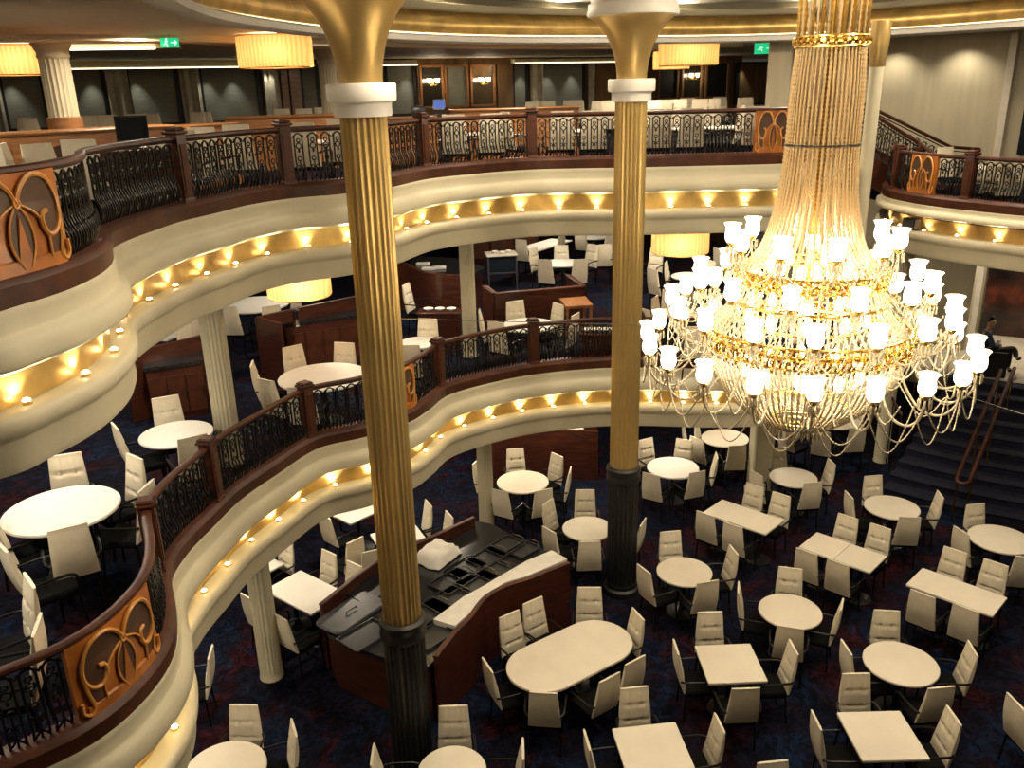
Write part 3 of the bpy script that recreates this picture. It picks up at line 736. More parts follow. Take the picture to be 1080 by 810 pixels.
# crown
MB().lathe([(0, 4.58), (.34, 4.58), (.36, 4.55), (.36, 4.49), (.30, 4.46), (.1, 4.44), (.05, 4.30), (0, 4.30)], 40).build('ceiling_canopy', 'ring', ch)
MB().tube([(0, 0, 4.45), (0, 0, 1.2)], .035, 10).build('stem', 'ring', ch)
me = MB().tube(L([(.255, 8.34), (.262, 8.9), (.27, 9.5)]), .012, 6).mesh('crown_rod', 'ring'); around('crown_rod', me, 20)
me = beaded(L([(.25, 8.36), (.255, 8.9), (.26, 9.5)]), .014, .05).mesh('crown_strand', 'crystal', 75); around('crown_strand', me, 20, ph=.5)
mb = MB(); ring(mb, .262, 8.33, .02); ring(mb, .27, 8.36, .012); ring(mb, .27, 8.29, .012)
for i in range(28):
    a = 2 * PI * i / 28; mb.bead((.285 * math.cos(a), .285 * math.sin(a), 3.33), .018, .03)
mb.build('crown_ring', 'ring', ch)
prof = smooth_path([V((r, z)) for r, z in [(.255, 8.32), (.276, 7.95), (.283, 7.55), (.305, 7.2), (.36, 6.9), (.44, 6.68), (.585, 6.5)]], 6)
me = beaded(L([(p.x, p.y) for p in prof]), .0135, .034).mesh('bead_strand', 'crystal', 75); around('bead_strand', me, 50)
prof_i = [(p.x * .72, p.y) for p in prof]
me = beaded(L(prof_i), .012, .04).mesh('inner_strand', 'crystal', 75); around('inner_strand', me, 16, ph=.3)
mb = MB(); ring(mb, .29, 7.55, .009); mb.build('waist_ring', 'iron', ch)
def filigree(R, z, h, n, name):
    mb = MB(); ring(mb, R, z, .022, 96); ring(mb, R + .015, z + h * .5, .014, 96); ring(mb, R + .015, z - h * .5, .014, 96)
    for i in range(n):
        a = 2 * PI * i / n; da = PI / n * .8
        for s in (-1, 1):
            pts = [((R + .02 + .03 * math.sin(PI * u)) * math.cos(a + s * da * u), (R + .02 + .03 * math.sin(PI * u)) * math.sin(a + s * da * u), z - 5 + h * (.9 * u - .45) * s + .0) for u in (0, .25, .5, .75, 1)]
            mb.tube(pts, .012, 5)
        mb.bead(((R + .05) * math.cos(a), (R + .05) * math.sin(a), z - 5 + h * .2), .02, .035)
        mb.bead(((R + .04) * math.cos(a), (R + .04) * math.sin(a), z - 5 - h * .6), .018, .03)
    return mb.build(name, 'ring', ch)
filigree(.585, 6.48, .10, 36, 'upper_gold_ring')
filigree(.84, 5.955, .16, 52, 'lower_gold_ring')
mb = MB(); ring(mb, .66, 6.27, .014); mb.build('hoop', 'ring', ch)
prof = smooth_path([V((r, z)) for r, z in [(.585, 6.46), (.615, 6.32), (.70, 6.12), (.85, 5.98)]], 6)
me = beaded(L([(p.x, p.y) for p in prof]), .014, .036).mesh('skirt_strand', 'clear', 75); around('skirt_strand', me, 64)
prof = smooth_path([V((r, z)) for r, z in [(.84, 5.91), (.82, 5.72), (.71, 5.48), (.54, 5.30), (.36, 5.16), (.25, 5.11)]], 6)
me = beaded(L([(p.x, p.y) for p in prof]), .014, .034).mesh('basket_strand', 'clear', 75); around('basket_strand', me, 92)
mb = MB()
for R, z in ((.25, 5.11), (.17, 5.09), (.09, 5.07), (.46, 5.24)): ring(mb, R, z, .012, 60)
mb.build('basket_hoop', 'ring', ch)
for R, n in ((.25, 26), (.16, 16), (.08, 8)):
    me = MB().bead((R, 0, .06 - (.25 - R) * .3), .014, .05).mesh('drop', 'clear', 75); around('bottom_drop', me, n)
MB().bead((0, 0, -.02), .035, .08).build('finial', 'clear', ch)
# tiers of arms with glass lamps
SH = [(.018, 0), (.040, .008), (.059, .036), (.064, .07), (.060, .108), (.055, .132), (.064, .156), (.078, .175)]
shade_me = MB().lathe(SH, 20, cap=False).mesh('glass_shade', 'glass', 75)
rim_me = MB().tube([(.078 * math.cos(2 * PI * i / 20), .078 * math.sin(2 * PI * i / 20), .175) for i in range(20)], .004, 4, True).mesh('shade_rim', 'clear', 75)
bulb_me = MB().lathe([(0, .02), (.02, .03), (.026, .07), (.018, .11), (0, .14)], 10).mesh('bulb', 'bulb', 75)
cup_me = MB().lathe([(0, -.03), (.022, -.03), (.03, -.01), (.045, .0), (.042, .012), (.0, .012)], 14).mesh('cup', 'ring')
drop_mb = MB()
for i in range(8):
    a = 2 * PI * i / 8; drop_mb.bead((.046 * math.cos(a), .046 * math.sin(a), -.06), .009, .045)
drop_mb.bead((0, 0, -.1), .016, .045)
pend_me = drop_mb.mesh('pendant_drops', 'clear', 75)
TIERS = [(20, 1.37, 5.81, [(.84, 5.92), (.95, 5.68), (1.09, 5.53), (1.25, 5.53), (1.35, 5.64), (1.37, 5.78)], .27, .15),
         (16, 1.16, 6.15, [(.82, 6.03), (.92, 5.93), (1.03, 5.93), (1.12, 6.01), (1.16, 6.12)], .2, .3),
         (12, .95, 6.38, [(.66, 6.30), (.76, 6.19), (.87, 6.20), (.93, 6.26), (.95, 6.35)], .2, .1),
         (10, .67, 6.71, [(.55, 6.53), (.59, 6.49), (.64, 6.52), (.67, 6.60), (.67, 6.68)], .16, .4)]
LAMPW = 4.2
for n, R, z, path, sag, ph in TIERS:
    arm_me = MB().tube(smooth_path([V(p) for p in L(path)], 5), .011, 6).mesh('arm', 'clear', 75)
    a_ = PI / n; g = []
    for k in range(15):
        u = k / 14; th = 2 * a_ * u
        rr = R + .02 * math.sin(PI * u); g.append((rr * math.cos(th), rr * math.sin(th), z - .06 - 5 - sag * math.sin(PI * u)))
    gar_me = beaded(g, .0085, .026).mesh('garland', 'clear', 75)
    gar2_me = beaded([(x * (.93 if n > 10 else 1), y * (.93 if n > 10 else 1), zz - .05 - sag * .30 * math.sin(PI * k / 14)) for k, (x, y, zz) in enumerate(g)], .0075, .026).mesh('deep_garland', 'clear', 75)
    in_me = beaded(smooth_path([V(p) for p in L([(R, z - .05), ((R * .65 + path[0][0] * .35), z - .05 - sag * .75), (path[0][0], path[0][1])])], 6), .0075, .026).mesh('swag', 'clear', 75)
    for i in range(n):
        th = 2 * PI * (i + ph) / n
        arm = inst('arm', arm_me, ch, (0, 0, 0), th)
        for nm, m_ in (('glass_shade', shade_me), ('bulb', bulb_me), ('cup', cup_me), ('pendant_drops', pend_me)):
            inst(nm, m_, arm, (R, 0, z - 5.0))
        inst('shade_rim', rim_me, arm, (R, 0, z - 5.0))
        inst('garland', gar_me, ch, (0, 0, 0), th)
        inst('swag', in_me, ch, (0, 0, 0), th + PI / n)
        inst('deep_garland', gar2_me, ch, (0, 0, 0), th)
        light('chandelier_lamp', 'POINT', (CX + R * math.cos(th), CY + R * math.sin(th), z + .09), LAMPW * (.45 if n == 10 else 1), (1, .84, .58), .05)
for R, z, n in ((.5, 6.12, 10), (.34, 6.55, 7), (.5, 5.62, 10)):      # bulbs added inside the bead cage to brighten its dark gaps
    me = MB().lathe([(0, z - 5.06), (.03, z - 5.04), (.038, z - 5.0), (.028, z - 4.95), (0, z - 4.90)], 10, (R, 0, 0)).mesh('fill_bulb', 'bulb'); around('fill_bulb', me, n)
    mb = MB(); ring(mb, R, z - .07, .012, 48); mb.build('fill_bulb_rail', 'ring', ch)
for z, w in ((5.5, 10), (6.15, 8), (6.75, 2)):  # added glowing core and point lights, brightening the chandelier from within
    MB().lathe([(0, z - 5.08), (.05, z - 5.05), (.065, z - 5.0), (.05, z - 4.95), (0, z - 4.92)], 14).build('core_fill_bulb', 'bulb', ch)
    light('chandelier_core_fill', 'POINT', (CX, CY, z + .12), w, (1, .86, .62), .08)
# stay cables
for a, b2, lb in (((-3.45, 8.9, 4.30), (CX - .9, CY + .4, 5.62), 'thin steel stay cable from the middle balustrade to the chandelier'), ((CX + 1.3, CY + .3, 5.42), (CX + 3.9, CY - .6, 5.42), 'thin steel stay cable running right from the chandelier')):
    pass
a, b2 = atY(420, 336, 8.6), atY(690, 343, 7.3)
tag(MB().tube([a, b2], .004, 5).build('stay_cable', 'steel'), 'thin steel stay cable running left from the chandelier past both gold columns', 'cable')
a, b2 = atY(985, 407, 7.3), atY(1110, 447, 6.6)
tag(MB().tube([a, b2], .004, 5).build('stay_cable', 'steel'), 'thin steel stay cable running right from the chandelier over the stairs', 'cable')

# ================================================================== DRUM LAMPS, EXIT SIGNS
def drum(x, y, zb, h, r, zc, label, w=4):
    t = thing('drum_lamp', label, 'lamp', (x, y, zb), 0, 'amber drum lamps')
    n = 48; mb = MB()
    mb.lathe([(r * .96, 0), (r, .02), (r, h - .02), (r * .98, h)], n, cap=False); mb.build('drum_shade', 'drum', t, 60)
    mb = MB(); mb.lathe([(0, .03), (r * .55, .02), (r * .95, .0)], n, cap=False); mb.build('diffuser', 'drum', t)
    mb = MB(); mb.tube([(r * math.cos(2 * PI * i / n), r * math.sin(2 * PI * i / n), h) for i in range(n)], .012, 5, True); mb.tube([(r * .96 * math.cos(2 * PI * i / n), r * .96 * math.sin(2 * PI * i / n), 0) for i in range(n)], .010, 5, True)
    mb.build('rim', 'ring', t)
    MB().lathe([(.02, h * .5), (.02, zc - zb), ], 8).build('hanging_rod', 'ring', t)
    MB().lathe([(0, h * .3), (.05, h * .4), (.05, h * .6), (0, h * .7)], 10).build('bulb', 'bulb', t)
    d = (V((0, 0)) - V((x, y))).normalized()
    light('drum_bulb', 'POINT', (x + d.x * r * .68, y + d.y * r * .68, zb + h * .5), w, (1, .76, .46), .06)
    light('drum_bulb', 'POINT', (x - d.x * r * .45, y - d.y * r * .45, zb + h * .55), w, (1, .76, .46), .06)
    light('drum_ceiling_fill', 'AREA', (x, y, zb + h - .02), 13, (1, .82, .56), r * 1.2, (PI, 0, 0))  # added area light that brightens the ceiling above the drum
    return t
drum(-3.72, 14.94, 8.44, .48, .60, CEIL, 'large amber drum lamp on the upper deck left of the near gold capital')
drum(-8.22, 15.42, 8.44, .46, .60, CEIL, 'amber drum lamp at the upper left edge behind the fluted column')
drum(3.99, 19.7, 8.40, .50, .64, CEIL, 'amber drum lamp on the upper deck between far gold capital and chandelier')
drum(4.6, 25.0, 8.40, .46, .5, CEIL, 'small distant amber drum lamp just right of the far gold capital')
drum(-3.33, 13.3, 5.0, .46, .50, J3 - 1.0, 'amber drum lamp hanging under the upper balcony at left', 6)
drum(3.26, 16.15, 5.0, .46, .54, J3 - 1.0, 'amber drum lamp hanging under the upper balcony right of the far column', 6)
def exit_sign(px, py, z, label, w=.27):
    p = at(px, py, z); rz = math.atan2(-p.x, p.y) * 1.0
    t = thing('exit_sign', label, 'sign', (p.x, p.y, z), rz)
    MB().box((0, 0, 0), (w, .04, w * .5)).build('sign_box', 'exit', t)
    m_ = MB(); k = w / .34
    m_.bead((-.055 * k, -.024, .05), .014)
    m_.tube([(-.06 * k, -.024, .035), (-.07 * k, -.024, -.01), (-.045 * k, -.024, -.035), (-.05 * k, -.024, -.065)], .009, 4); m_.tube([(-.07 * k, -.024, -.01), (-.1 * k, -.024, -.03), (-.12 * k, -.024, -.025)], .008, 4)
    m_.tube([(-.09 * k, -.024, .02), (-.03 * k, -.024, .015)], .007, 4)
    m_.tube([(.02 * k, -.024, 0), (.12 * k, -.024, 0)], .009, 4); m_.tube([(.085 * k, -.024, .035), (.125 * k, -.024, 0), (.085 * k, -.024, -.035)], .009, 4)
    m_.build('pictogram', 'exitmark', t)
    MB().tube([(0, 0, .08), (0, 0, CEIL - z)], .01, 5).build('stem', 'steel', t)
exit_sign(179, 45, 8.82, 'green exit sign hanging from the ceiling at upper left')
exit_sign(807, 51, 8.78, 'green exit sign left of the taupe pier near the chandelier top', .5)
# ================================================================== CHAIRS AND TABLES
def chair_back_mesh():
    nx, nz = 20, 26; mb = MB(); fr = []; bk = []
    for j in range(nz + 1):
        t = j / nz; z = .45 + .59 * t
        y = -.215 - .045 * t - .05 * t * t - .025 * math.sin(PI * t)
        th = .03 + .045 * math.sin(PI * min(1, t * 1.05 + .02)) ** .8
        w = .208 - .034 * t
        for i in range(nx + 1):
            u = -1 + 2 * i / nx; edge = 1 - abs(u) ** 6
            d = 0
            for zs in (.30, .64):
                d -= .020 * math.exp(-((t - zs) / .022) ** 2)
                for us in (-.42, .42): d -= .030 * math.exp(-((t - zs) / .03) ** 2 - ((u - us) / .10) ** 2)
            d -= .006 * math.exp(-((abs(u) - .42) / .05) ** 2)
            puff = .012 * edge * math.sin(PI * t)
            fr.append((u * w, y + th / 2 * (.55 + .45 * edge) + (d + puff) * edge, z)); bk.append((u * w, y - th / 2 * (.55 + .45 * edge), z))
    n = nx + 1; o = len(fr); fs = []
    for j in range(nz):
        for i in range(nx):
            a = j * n + i; fs.append((a, a + n, a + n + 1, a + 1)); fs.append((o + a, o + a + 1, o + a + n + 1, o + a + n))
        for i, f in ((0, 1), (nx, 0)):
            a = j * n + i; q = (a, o + a, o + a + n, a + n); fs.append(q if f else tuple(reversed(q)))
    for i in range(nx):
        a = nz * n + i; fs.append((a, o + a, o + a + 1, a + 1)); a = i; fs.append((a, a + 1, o + a + 1, o + a))
    return mb.add(fr + bk, fs).mesh('backrest', 'leather', 60)
def rrect(w, d, r, n=5):
    out = []
    for cx, cy, a0 in ((w - r, d - r, 0), (-w + r, d - r, PI / 2), (-w + r, -d + r, PI), (w - r, -d + r, 3 * PI / 2)):
        for k in range(n + 1):
            a = a0 + PI / 2 * k / n; out.append((cx + r * math.cos(a), cy + r * math.sin(a)))
    return out
C_BACK = chair_back_mesh()
C_SEAT = MB().slab(rrect(.215, .225, .06), .40, .475, .02).mesh('seat', 'fabric')
def arm_mesh(s):
    p = smooth_path([V(q) for q in [(s * .20, -.27, .64), (s * .245, -.2, .655), (s * .255, 0, .655), (s * .255, .13, .645), (s * .25, .185, .60), (s * .24, .19, .5), (s * .22, .185, .44)]], 4)
    return MB().tube(p, .0145, 6).mesh('armrest', 'iron')
C_ARM = [arm_mesh(-1), arm_mesh(1)]
def leg_mesh(sx, sy): return MB().tube([(sx * .18, sy * .19, .41), (sx * .20, sy * .215, .04), (sx * .202, sy * .217, .0)], [.016, .013, .016], 6).mesh('leg', 'iron')
C_LEG = [leg_mesh(a, b2) for a in (-1, 1) for b2 in (-1, 1)]
POSTS = [(-1.34, 8.46, .27, 0), (1.75, 12.43, .27, 0), (-3.62, 10.43, .17, 0), (-.55, 14.6, .16, 0), (5.0, 15.8, .2, 0), (-3.98, 11.04, .17, 2), (-.79, 15.85, .15, 2), (8.15, 17.3, .16, 0), ]
def chair(x, y, z, d, label, group, cat='chair', far=False, k=1.0):
    for ox, oy, r, lv in POSTS:
        if (lv == 0 or z > 2) and not (lv == 0 and z > 2 and r < .26):
            v = V((x - ox, y - oy))
            if v.length < r + .30: v = v.normalized() * (r + .30); x, y = ox + v.x, oy + v.y
    rz = math.atan2(d[1], d[0]) - PI / 2
    t = thing('dining_chair', label, cat, (x, y, z), rz, group)
    if k != 1: t.scale = (k, k, k)
    inst('backrest', C_BACK, t); inst('seat', C_SEAT, t)
    for m_ in C_ARM: inst('armrest', m_, t)
    for m_ in C_LEG: inst('leg', m_, t)
    return t
def table_base(t, mt='black'):
    MB().lathe([(.045, .05), (.04, .12), (.04, .70)], 16).build('pedestal', 'black', t)
    MB().lathe([(.26, 0), (.26, .015), (.20, .03), (.06, .06), (.0, .06)], 28).build('base', 'black', t)
    MB().slab(rrect(.2, .2, .03, 2), .69, .712, 0).build('top_plate', 'black', t)
def depth_of(p): return -(RM.transposed() @ (V(p) - EYE)).z
def side(dx, dy):
    a = math.degrees(math.atan2(-dy * 1.7, dx)) % 360
    return ['right side', 'far right', 'far side', 'far left', 'left side', 'near left', 'near side', 'near right'][int((a + 22.5) // 45) % 8]
USED = {}
def uniq(label):
    k = USED.get(label, 0); USED[label] = k + 1
    assert k == 0, label
    return label
BACK = .31
def seat_at(J, cpx, d, label, group, k=1.0):
    p = at(cpx[0], cpx[1], J + 1.035 * k); d = V((d[0], d[1])).normalized()
    return chair(p.x + d.x * BACK * k, p.y + d.y * BACK * k, J + .006, d, uniq(label), group, k=k)
def add_chairs(J, cen, chairs, ref, group, dirs=None, tpx=None, minr=0):
    names = [side(c[0] - tpx[0], c[1] - tpx[1]) for c in chairs]
    for i, c in enumerate(chairs):
        nm = names[i]
        if names.count(nm) > 1:
            xs = sorted(q[0] for q, m_ in zip(chairs, names) if m_ == nm); r_ = xs.index(c[0])
            nm += ' (left)' if r_ == 0 else (' (right)' if r_ == len(xs) - 1 else ' (middle)')
        p = at(c[0], c[1], J + 1.035)
        if len(c) > 2: d = V((c[2], c[3]))
        elif dirs: d = dirs(p)
        else: d = V((cen.x - p.x, cen.y - p.y))
        if minr:                                   # keep the chair clear of the table top
            v = V((p.x - cen.x, p.y - cen.y))
            if v.length < minr: v = v.normalized() * minr; p = V((cen.x + v.x, cen.y + v.y, p.z))
        d = d.normalized(); l = 'cream chair at %s of %s' % (nm, ref)
        chair(p.x + d.x * BACK, p.y + d.y * BACK, J + .006, d, uniq(l), group)
def round_table(J, c, hw, ref, chairs, group, mt='top'):
    cen = at(c[0], c[1], J + .75); r = hw * depth_of(cen) / FPX
    t = thing('round_table', 'cream-topped ' + ref[4:], 'table', (cen.x, cen.y, J + .006), 0, group + ', tables')
    n = 56; r_ = r
    MB().lathe([(r_ - .03, .71), (r_ - .004, .718), (r_, .728), (r_, .740), (r_ - .006, .748), (r_ - .02, .75), (0, .7505)], n).build('tabletop', mt, t); table_base(t)
    add_chairs(J, cen, chairs, ref, group, tpx=c, minr=r + .13)
    return cen, r
def rect_table(J, cor, ref, chairs, group, mt='top', seam=False):
    P = [at(p[0], p[1], J + .75) for p in cor]; cen = sum(P, V()) / 4
    u = ((P[1] - P[0]) + (P[2] - P[3])) / 2; v = ((P[3] - P[0]) + (P[2] - P[1])) / 2
    hx, hy = u.length / 2, v.length / 2; rz = math.atan2(u.y, u.x); v2 = V((-u.y, u.x)).normalized(); u2 = V((u.x, u.y)).normalized()
    t = thing('rectangular_table', 'cream-topped ' + ref[4:], 'table', (cen.x, cen.y, J + .006), rz, group + ', tables')
    if seam:
        for s in (-1, 1):
            o = [(p[0] + s * hx / 2, p[1]) for p in rrect(hx / 2 - .004, hy, .012, 2)]
            MB().slab(o, .715, .75, .004).build('tabletop', mt, t)
    else: MB().slab(rrect(hx, hy, .015, 2), .715, .75, .004).build('tabletop', mt, t)
    if hx > .55 or seam:
        for s in (-1, 1):
            MB().lathe([(.045, .05), (.04, .12), (.04, .71)], 16, (s * hx * .55, 0, 0)).build('pedestal', 'black', t)
            MB().lathe([(.22, 0), (.22, .015), (.06, .05), (.0, .05)], 24, (s * hx * .55, 0, 0)).build('base', 'black', t)
    else: table_base(t)
    def dirs(p):
        q = V((p.x - cen.x, p.y - cen.y)); a, b2 = q.dot(u2), q.dot(v2)
        if abs(a) / hx > abs(b2) / hy:
            m_ = hx + .16 - abs(a)
            if m_ > 0: p.x += u2.x * m_ * (1 if a > 0 else -1); p.y += u2.y * m_ * (1 if a > 0 else -1)
            return -u2 if a > 0 else u2
        m_ = hy + .16 - abs(b2)
        if m_ > 0: p.x += v2.x * m_ * (1 if b2 > 0 else -1); p.y += v2.y * m_ * (1 if b2 > 0 else -1)
        return -v2 if b2 > 0 else v2
    tp = (sum(p[0] for p in cor) / 4, sum(p[1] for p in cor) / 4)
    add_chairs(J, cen, chairs, ref, group, dirs, tp)
    return cen
G = 'chairs on the main floor'
round_table(J1, (950, 699.3), 37.6, 'the round table above the bottom right square one', [(935.5, 644.5), (1026, 684.5), (993, 725.5), (892.7, 683)], G)
rect_table(J1, [(882, 751.5), (949, 750), (981.5, 801), (910, 803)], 'the square table near the bottom right corner', [(903, 711), (861, 760), (1006, 755), (965, 824)], G)
rect_table(J1, [(973.3, 598.9), (1062, 630.7), (1047.8, 650.4), (954.9, 616.7)], 'the long table at the right edge', [(1007.8, 580.4), (1050.7, 593.8), (973.3, 626.7), (1018.9, 641.6)], G)
round_table(J1, (1055.6, 568.4), 31.5, 'the round table cut by the right edge', [(1028.9, 532.2), (1014, 560), (1084, 588)], G)
round_table(J1, (940.7, 534.9), 27.6, 'the round table facing the blue stairs', [(921, 502.2), (991.8, 521.8), (960, 545.8), (895.5, 522.2)], G)
rect_table(J1, [(861.5, 561.5), (936, 587), (917.8, 604.4), (842, 576.7)], 'the seamed long table', [(894.7, 544.9), (928.9, 555.5), (850.7, 581.8), (884, 593.6)], G, seam=True)
rect_table(J1, [(761, 527), (826.7, 548.4), (807.8, 564.4), (742, 540.4)], 'the long table below the square pier', [(796.4, 512.2), (824.4, 521.6), (744, 542.2), (773, 554)], G)
round_table(J1, (836.7, 503.3), 24.3, 'the round table beside the square pier', [(816, 471.6), (877.3, 487.3), (857.8, 509.3), (797.8, 499.5)], G)
round_table(J1, (764.6, 461.8), 24.5, 'the round table behind the square pier', [(735, 462.2), (778, 470.4), (812, 455.5), (750, 447), (721, 449)], G)
round_table(J1, (709.8, 493), 27.2, 'the bright table beside the far column', [(681, 463.3), (722, 463.8), (756, 480.4), (735.6, 498), (686.7, 500.4)], G, mt='whitetop')  # whiter top: the chandelier's light is put into this table's colour
round_table(J1, (880, 443), 26, 'the round table under the chandelier tip', [(829, 450), (867, 455.5), (905, 452), (905, 426)], G)
round_table(J1, (619.5, 557.2), 26.5, 'the round table left of the far column', [(617, 517), (577.8, 529.5), (579, 559), (626.7, 572.2), (678, 553)], G)
round_table(J1, (551.4, 508), 27.4, 'the round table before the curved wood screen', [(543.3, 473.8), (587.8, 480), (601.5, 496), (573.3, 517), (521, 517), (502, 487)], G)
round_table(J1, (721.8, 602.7), 29, 'the round table right of the black base', [(707, 561), (774, 580.4), (746.7, 614), (679, 600.4)], G)
round_table(J1, (833.3, 644.3), 32.5, 'the round table left of the long table', [(833.8, 599.5), (779, 620), (833.8, 662), (888, 638)], G)
rect_table(J1, [(732, 681), (791.8, 679.3), (809.3, 718.4), (747.8, 721.6)], 'the square table right of the oval table', [(748.9, 646), (713, 683), (837, 683), (786.7, 726.7)], G)
rect_table(J1, [(645, 769), (710.7, 761.6), (738, 818), (664, 826)], 'the square table cut by the bottom edge', [(669, 725.6), (759, 763), (619, 781)], G)
round_table(J1, (476.7, 813), 36.5, 'the bottom round table beside the black base', [(478, 745), (551.7, 790), (393, 796)], G)
round_table(J1, (236.7, 812.5), 43.5, 'the round table at the bottom left', [(256.7, 744), (310, 768)], G)
rect_table(J1, [(313, 602), (358, 621.5), (335.5, 653), (282.7, 622)], 'the square table left of the black station', [(347, 582.7), (374, 595), (261, 630), (294, 651)], G, mt='whitetop')
rect_table(J1, [(279, 584), (297, 594), (271, 612), (250, 601)], 'the table behind the slim cream column', [(302, 569)], G, mt='whitetop')
rect_table(J1, [(351, 542), (387, 528), (400, 537), (369, 554.5)], 'the table under the middle balcony edge', [(342, 545), (374.4, 570)], G, mt='whitetop')
rect_table(J1, [(387, 563), (436, 554), (450, 565.5), (404, 580)], 'the table behind the near gold column', [(452, 531), (474, 543), (393, 581)], G, mt='whitetop')
seat_at(J1, (1072, 741), (.95, .1), 'cream tufted chair alone at the lower right edge', G)
seat_at(J1, (222, 688), (-1, -.15), 'cream chair seen edge-on below the middle balcony bulge', G)
seat_at(J1, (815, 804), (.1, -1), 'cream tufted chair top peeking in at the bottom edge', G)
# the oval table
A, B = at(583, 699, .75), at(620, 681, .75)
cen = (A + B) / 2; u = (B - A).normalized(); rz = math.atan2(u.y, u.x)
t = thing('oval_table', 'large oval cream table in front of the curved mahogany station front', 'table', (cen.x, cen.y, .006), rz)
hl, r_ = .46, .50
out = [(hl + r_ * math.cos(a), r_ * math.sin(a)) for a in [-PI / 2 + PI * k / 20 for k in range(21)]] + [(-hl - r_ * math.cos(a), -r_ * math.sin(a)) for a in [-PI / 2 + PI * k / 20 for k in range(21)]]
MB().slab(out, .71, .75, .008).build('tabletop', 'top', t)
for s in (-1, 1):
    MB().lathe([(.05, .05), (.045, .12), (.045, .71)], 16, (s * .4, 0, 0)).build('pedestal', 'black', t)
    MB().lathe([(.26, 0), (.26, .015), (.06, .05), (.0, .05)], 24, (s * .4, 0, 0)).build('base', 'black', t)
ov = [(537, 648), (561.7, 633.7), (621.7, 620), (673, 648), (670, 696.7), (643, 715), (573, 731), (514, 701.7)]
vv = V((-u.y, u.x))
def ovdir(p):
    q = V((p.x - cen.x, p.y - cen.y)); k = max(-hl * .8, min(hl * .8, q.dot(V((u.x, u.y)))))
    return V((cen.x + u.x * k - p.x, cen.y + u.y * k - p.y))
add_chairs(J1, cen, ov, 'the oval table', G, ovdir, (601, 690))
# middle deck
G2 = 'chairs on the middle deck'
round_table(F2, (65, 537), 57.5, 'the big round table on the middle balcony', [(68, 480), (142, 482), (154, 513), (71, 556.7), (-2, 535)], G2, mt='whitetop')
round_table(F2, (186, 457.3), 37.5, 'the round table beside the left cream column', [(174, 419), (121, 450), (203, 461)], G2, mt='whitetop')
round_table(F2, (341, 397), 47, 'the round table left of the near gold column', [(308, 365.5), (363, 362), (265.5, 384), (280, 401), (316, 409)], G2, mt='whitetop')
round_table(F2, (442.5, 361), 22, 'the round table right of the near gold column', [(451, 336.7), (431, 364.5)], G2, mt='whitetop')
round_table(F2, (557.5, 342.5), 28, 'the round table before the U-shaped wall', [(543, 318), (589, 321), (505.5, 328), (523, 340), (607, 332)], G2, mt='whitetop')
round_table(F2, (718, 332), 22, 'the table beside the chandelier lamps', [(692, 314), (708, 305), (678, 326), (735, 345)], G2, mt='whitetop')
round_table(F2, (593.5, 277), 21, 'the round table below the long one', [(574.5, 274.4), (612, 274), (625, 258), (592, 259), (562, 262)], G2, mt='whitetop')
rect_table(F2, [(546, 261), (583, 252), (602, 253), (566, 266)], 'the long white table deep inside', [(560, 250), (580, 247)], G2, mt='whitetop')
round_table(F2, (626, 249.5), 16, 'the white table behind the far gold column', [(612, 243), (638, 258), (645, 246)], G2, mt='whitetop')
round_table(F2, (267.5, 321), 37, 'the wide table behind the left cream column', [(285.5, 323), (240, 324), (312, 309)], G2, mt='whitetop')
rect_table(F2, [(158, 356), (185, 344), (196, 350), (170, 360)], 'the white table behind the left wood station', [(194, 344), (205, 333)], G2, mt='whitetop')
round_table(F2, (728, 291), 20, 'the white table under the right drum lamp', [(706, 277), (744, 276), (688, 284), (722, 299)], G2, mt='whitetop')
for p, d, l in [((31, 613), (-.75, -.66), 'cream chair at the lower left edge, farther of two by the railing'), ((39, 660), (-.95, -.3), 'cream chair at the lower left edge, nearer of two by the railing'),
                ((2, 577), (.6, .6), 'cream chair cut by the left edge beside the big round table'),
                ((428, 300), (.9, -.3), 'cream chair alone before the curved wood station front'), ((693, 262), (-.6, -.8), 'cream chair left of the right drum lamp'), ((756, 262), (.9, .2), 'cream chair seen edge-on right of the drum lamp'),
                ((660, 260), (-.2, 1), 'cream chair just right of the far gold column shaft')]:
    seat_at(F2, p, d, l, G2)
# low white dessert plates line on a ledge behind the middle rail is part of the small sideboard below
# upper deck: rows of chairs behind the balustrade and deeper in the room
G3 = 'chairs on the upper deck'
def deck3_chair(px, y, d, where, k=1.0, J=F3):
    w = ray(px, 405 - 300); q = w * (y / w.y)
    return chair(q.x, y, J + .006, d, where, G3, k=k)
row = [(92, 9.7, 0), (192, 11.5, 0), (218, 12.4, 0), (250, 13.1, 0), (322, 13.3, 0), (358, 14.1, 0), (480, 15.2, 0), (516, 15.35, 0), (550, 15.9, 1), (590, 15.6, 0), (626, 15.5, 0), (692, 15.4, 0), (728, 15.4, 0), (764, 15.9, 1), (796, 15.5, 0)]
for i, (px, y, f) in enumerate(row): deck3_chair(px, y, (.08 * (-1) ** i, 1) if not f else (.9 * (-1) ** i, .4), 'cream chair behind the upper balustrade, %s from the left' % ORD[i], 1.08)
row = [(8, 19.0), (40, 19.3), (86, 19.6), (112, 20.3), (140, 19.9), (168, 20.6), (196, 20.2), (222, 20.9), (296, 21.6), (318, 22.0), (340, 22.4)]
for i, (px, y) in enumerate(row): deck3_chair(px, y, (.3 - .6 * (i % 3 == 0), 1 if i % 2 else -1), 'cream chair behind the upper left counters, %s from the left' % ORD[i], 1.12)
row = [(556, 24.4), (570, 25.2), (584, 24.6), (598, 25.4), (612, 24.8), (628, 22.5), (640, 22.2), (650, 23.0), (689, 21.6), (701, 22.6), (714, 22.0), (728, 23.4), (741, 22.4), (752, 21.7), (765, 23.8), (778, 22.7), (790, 22.0)]
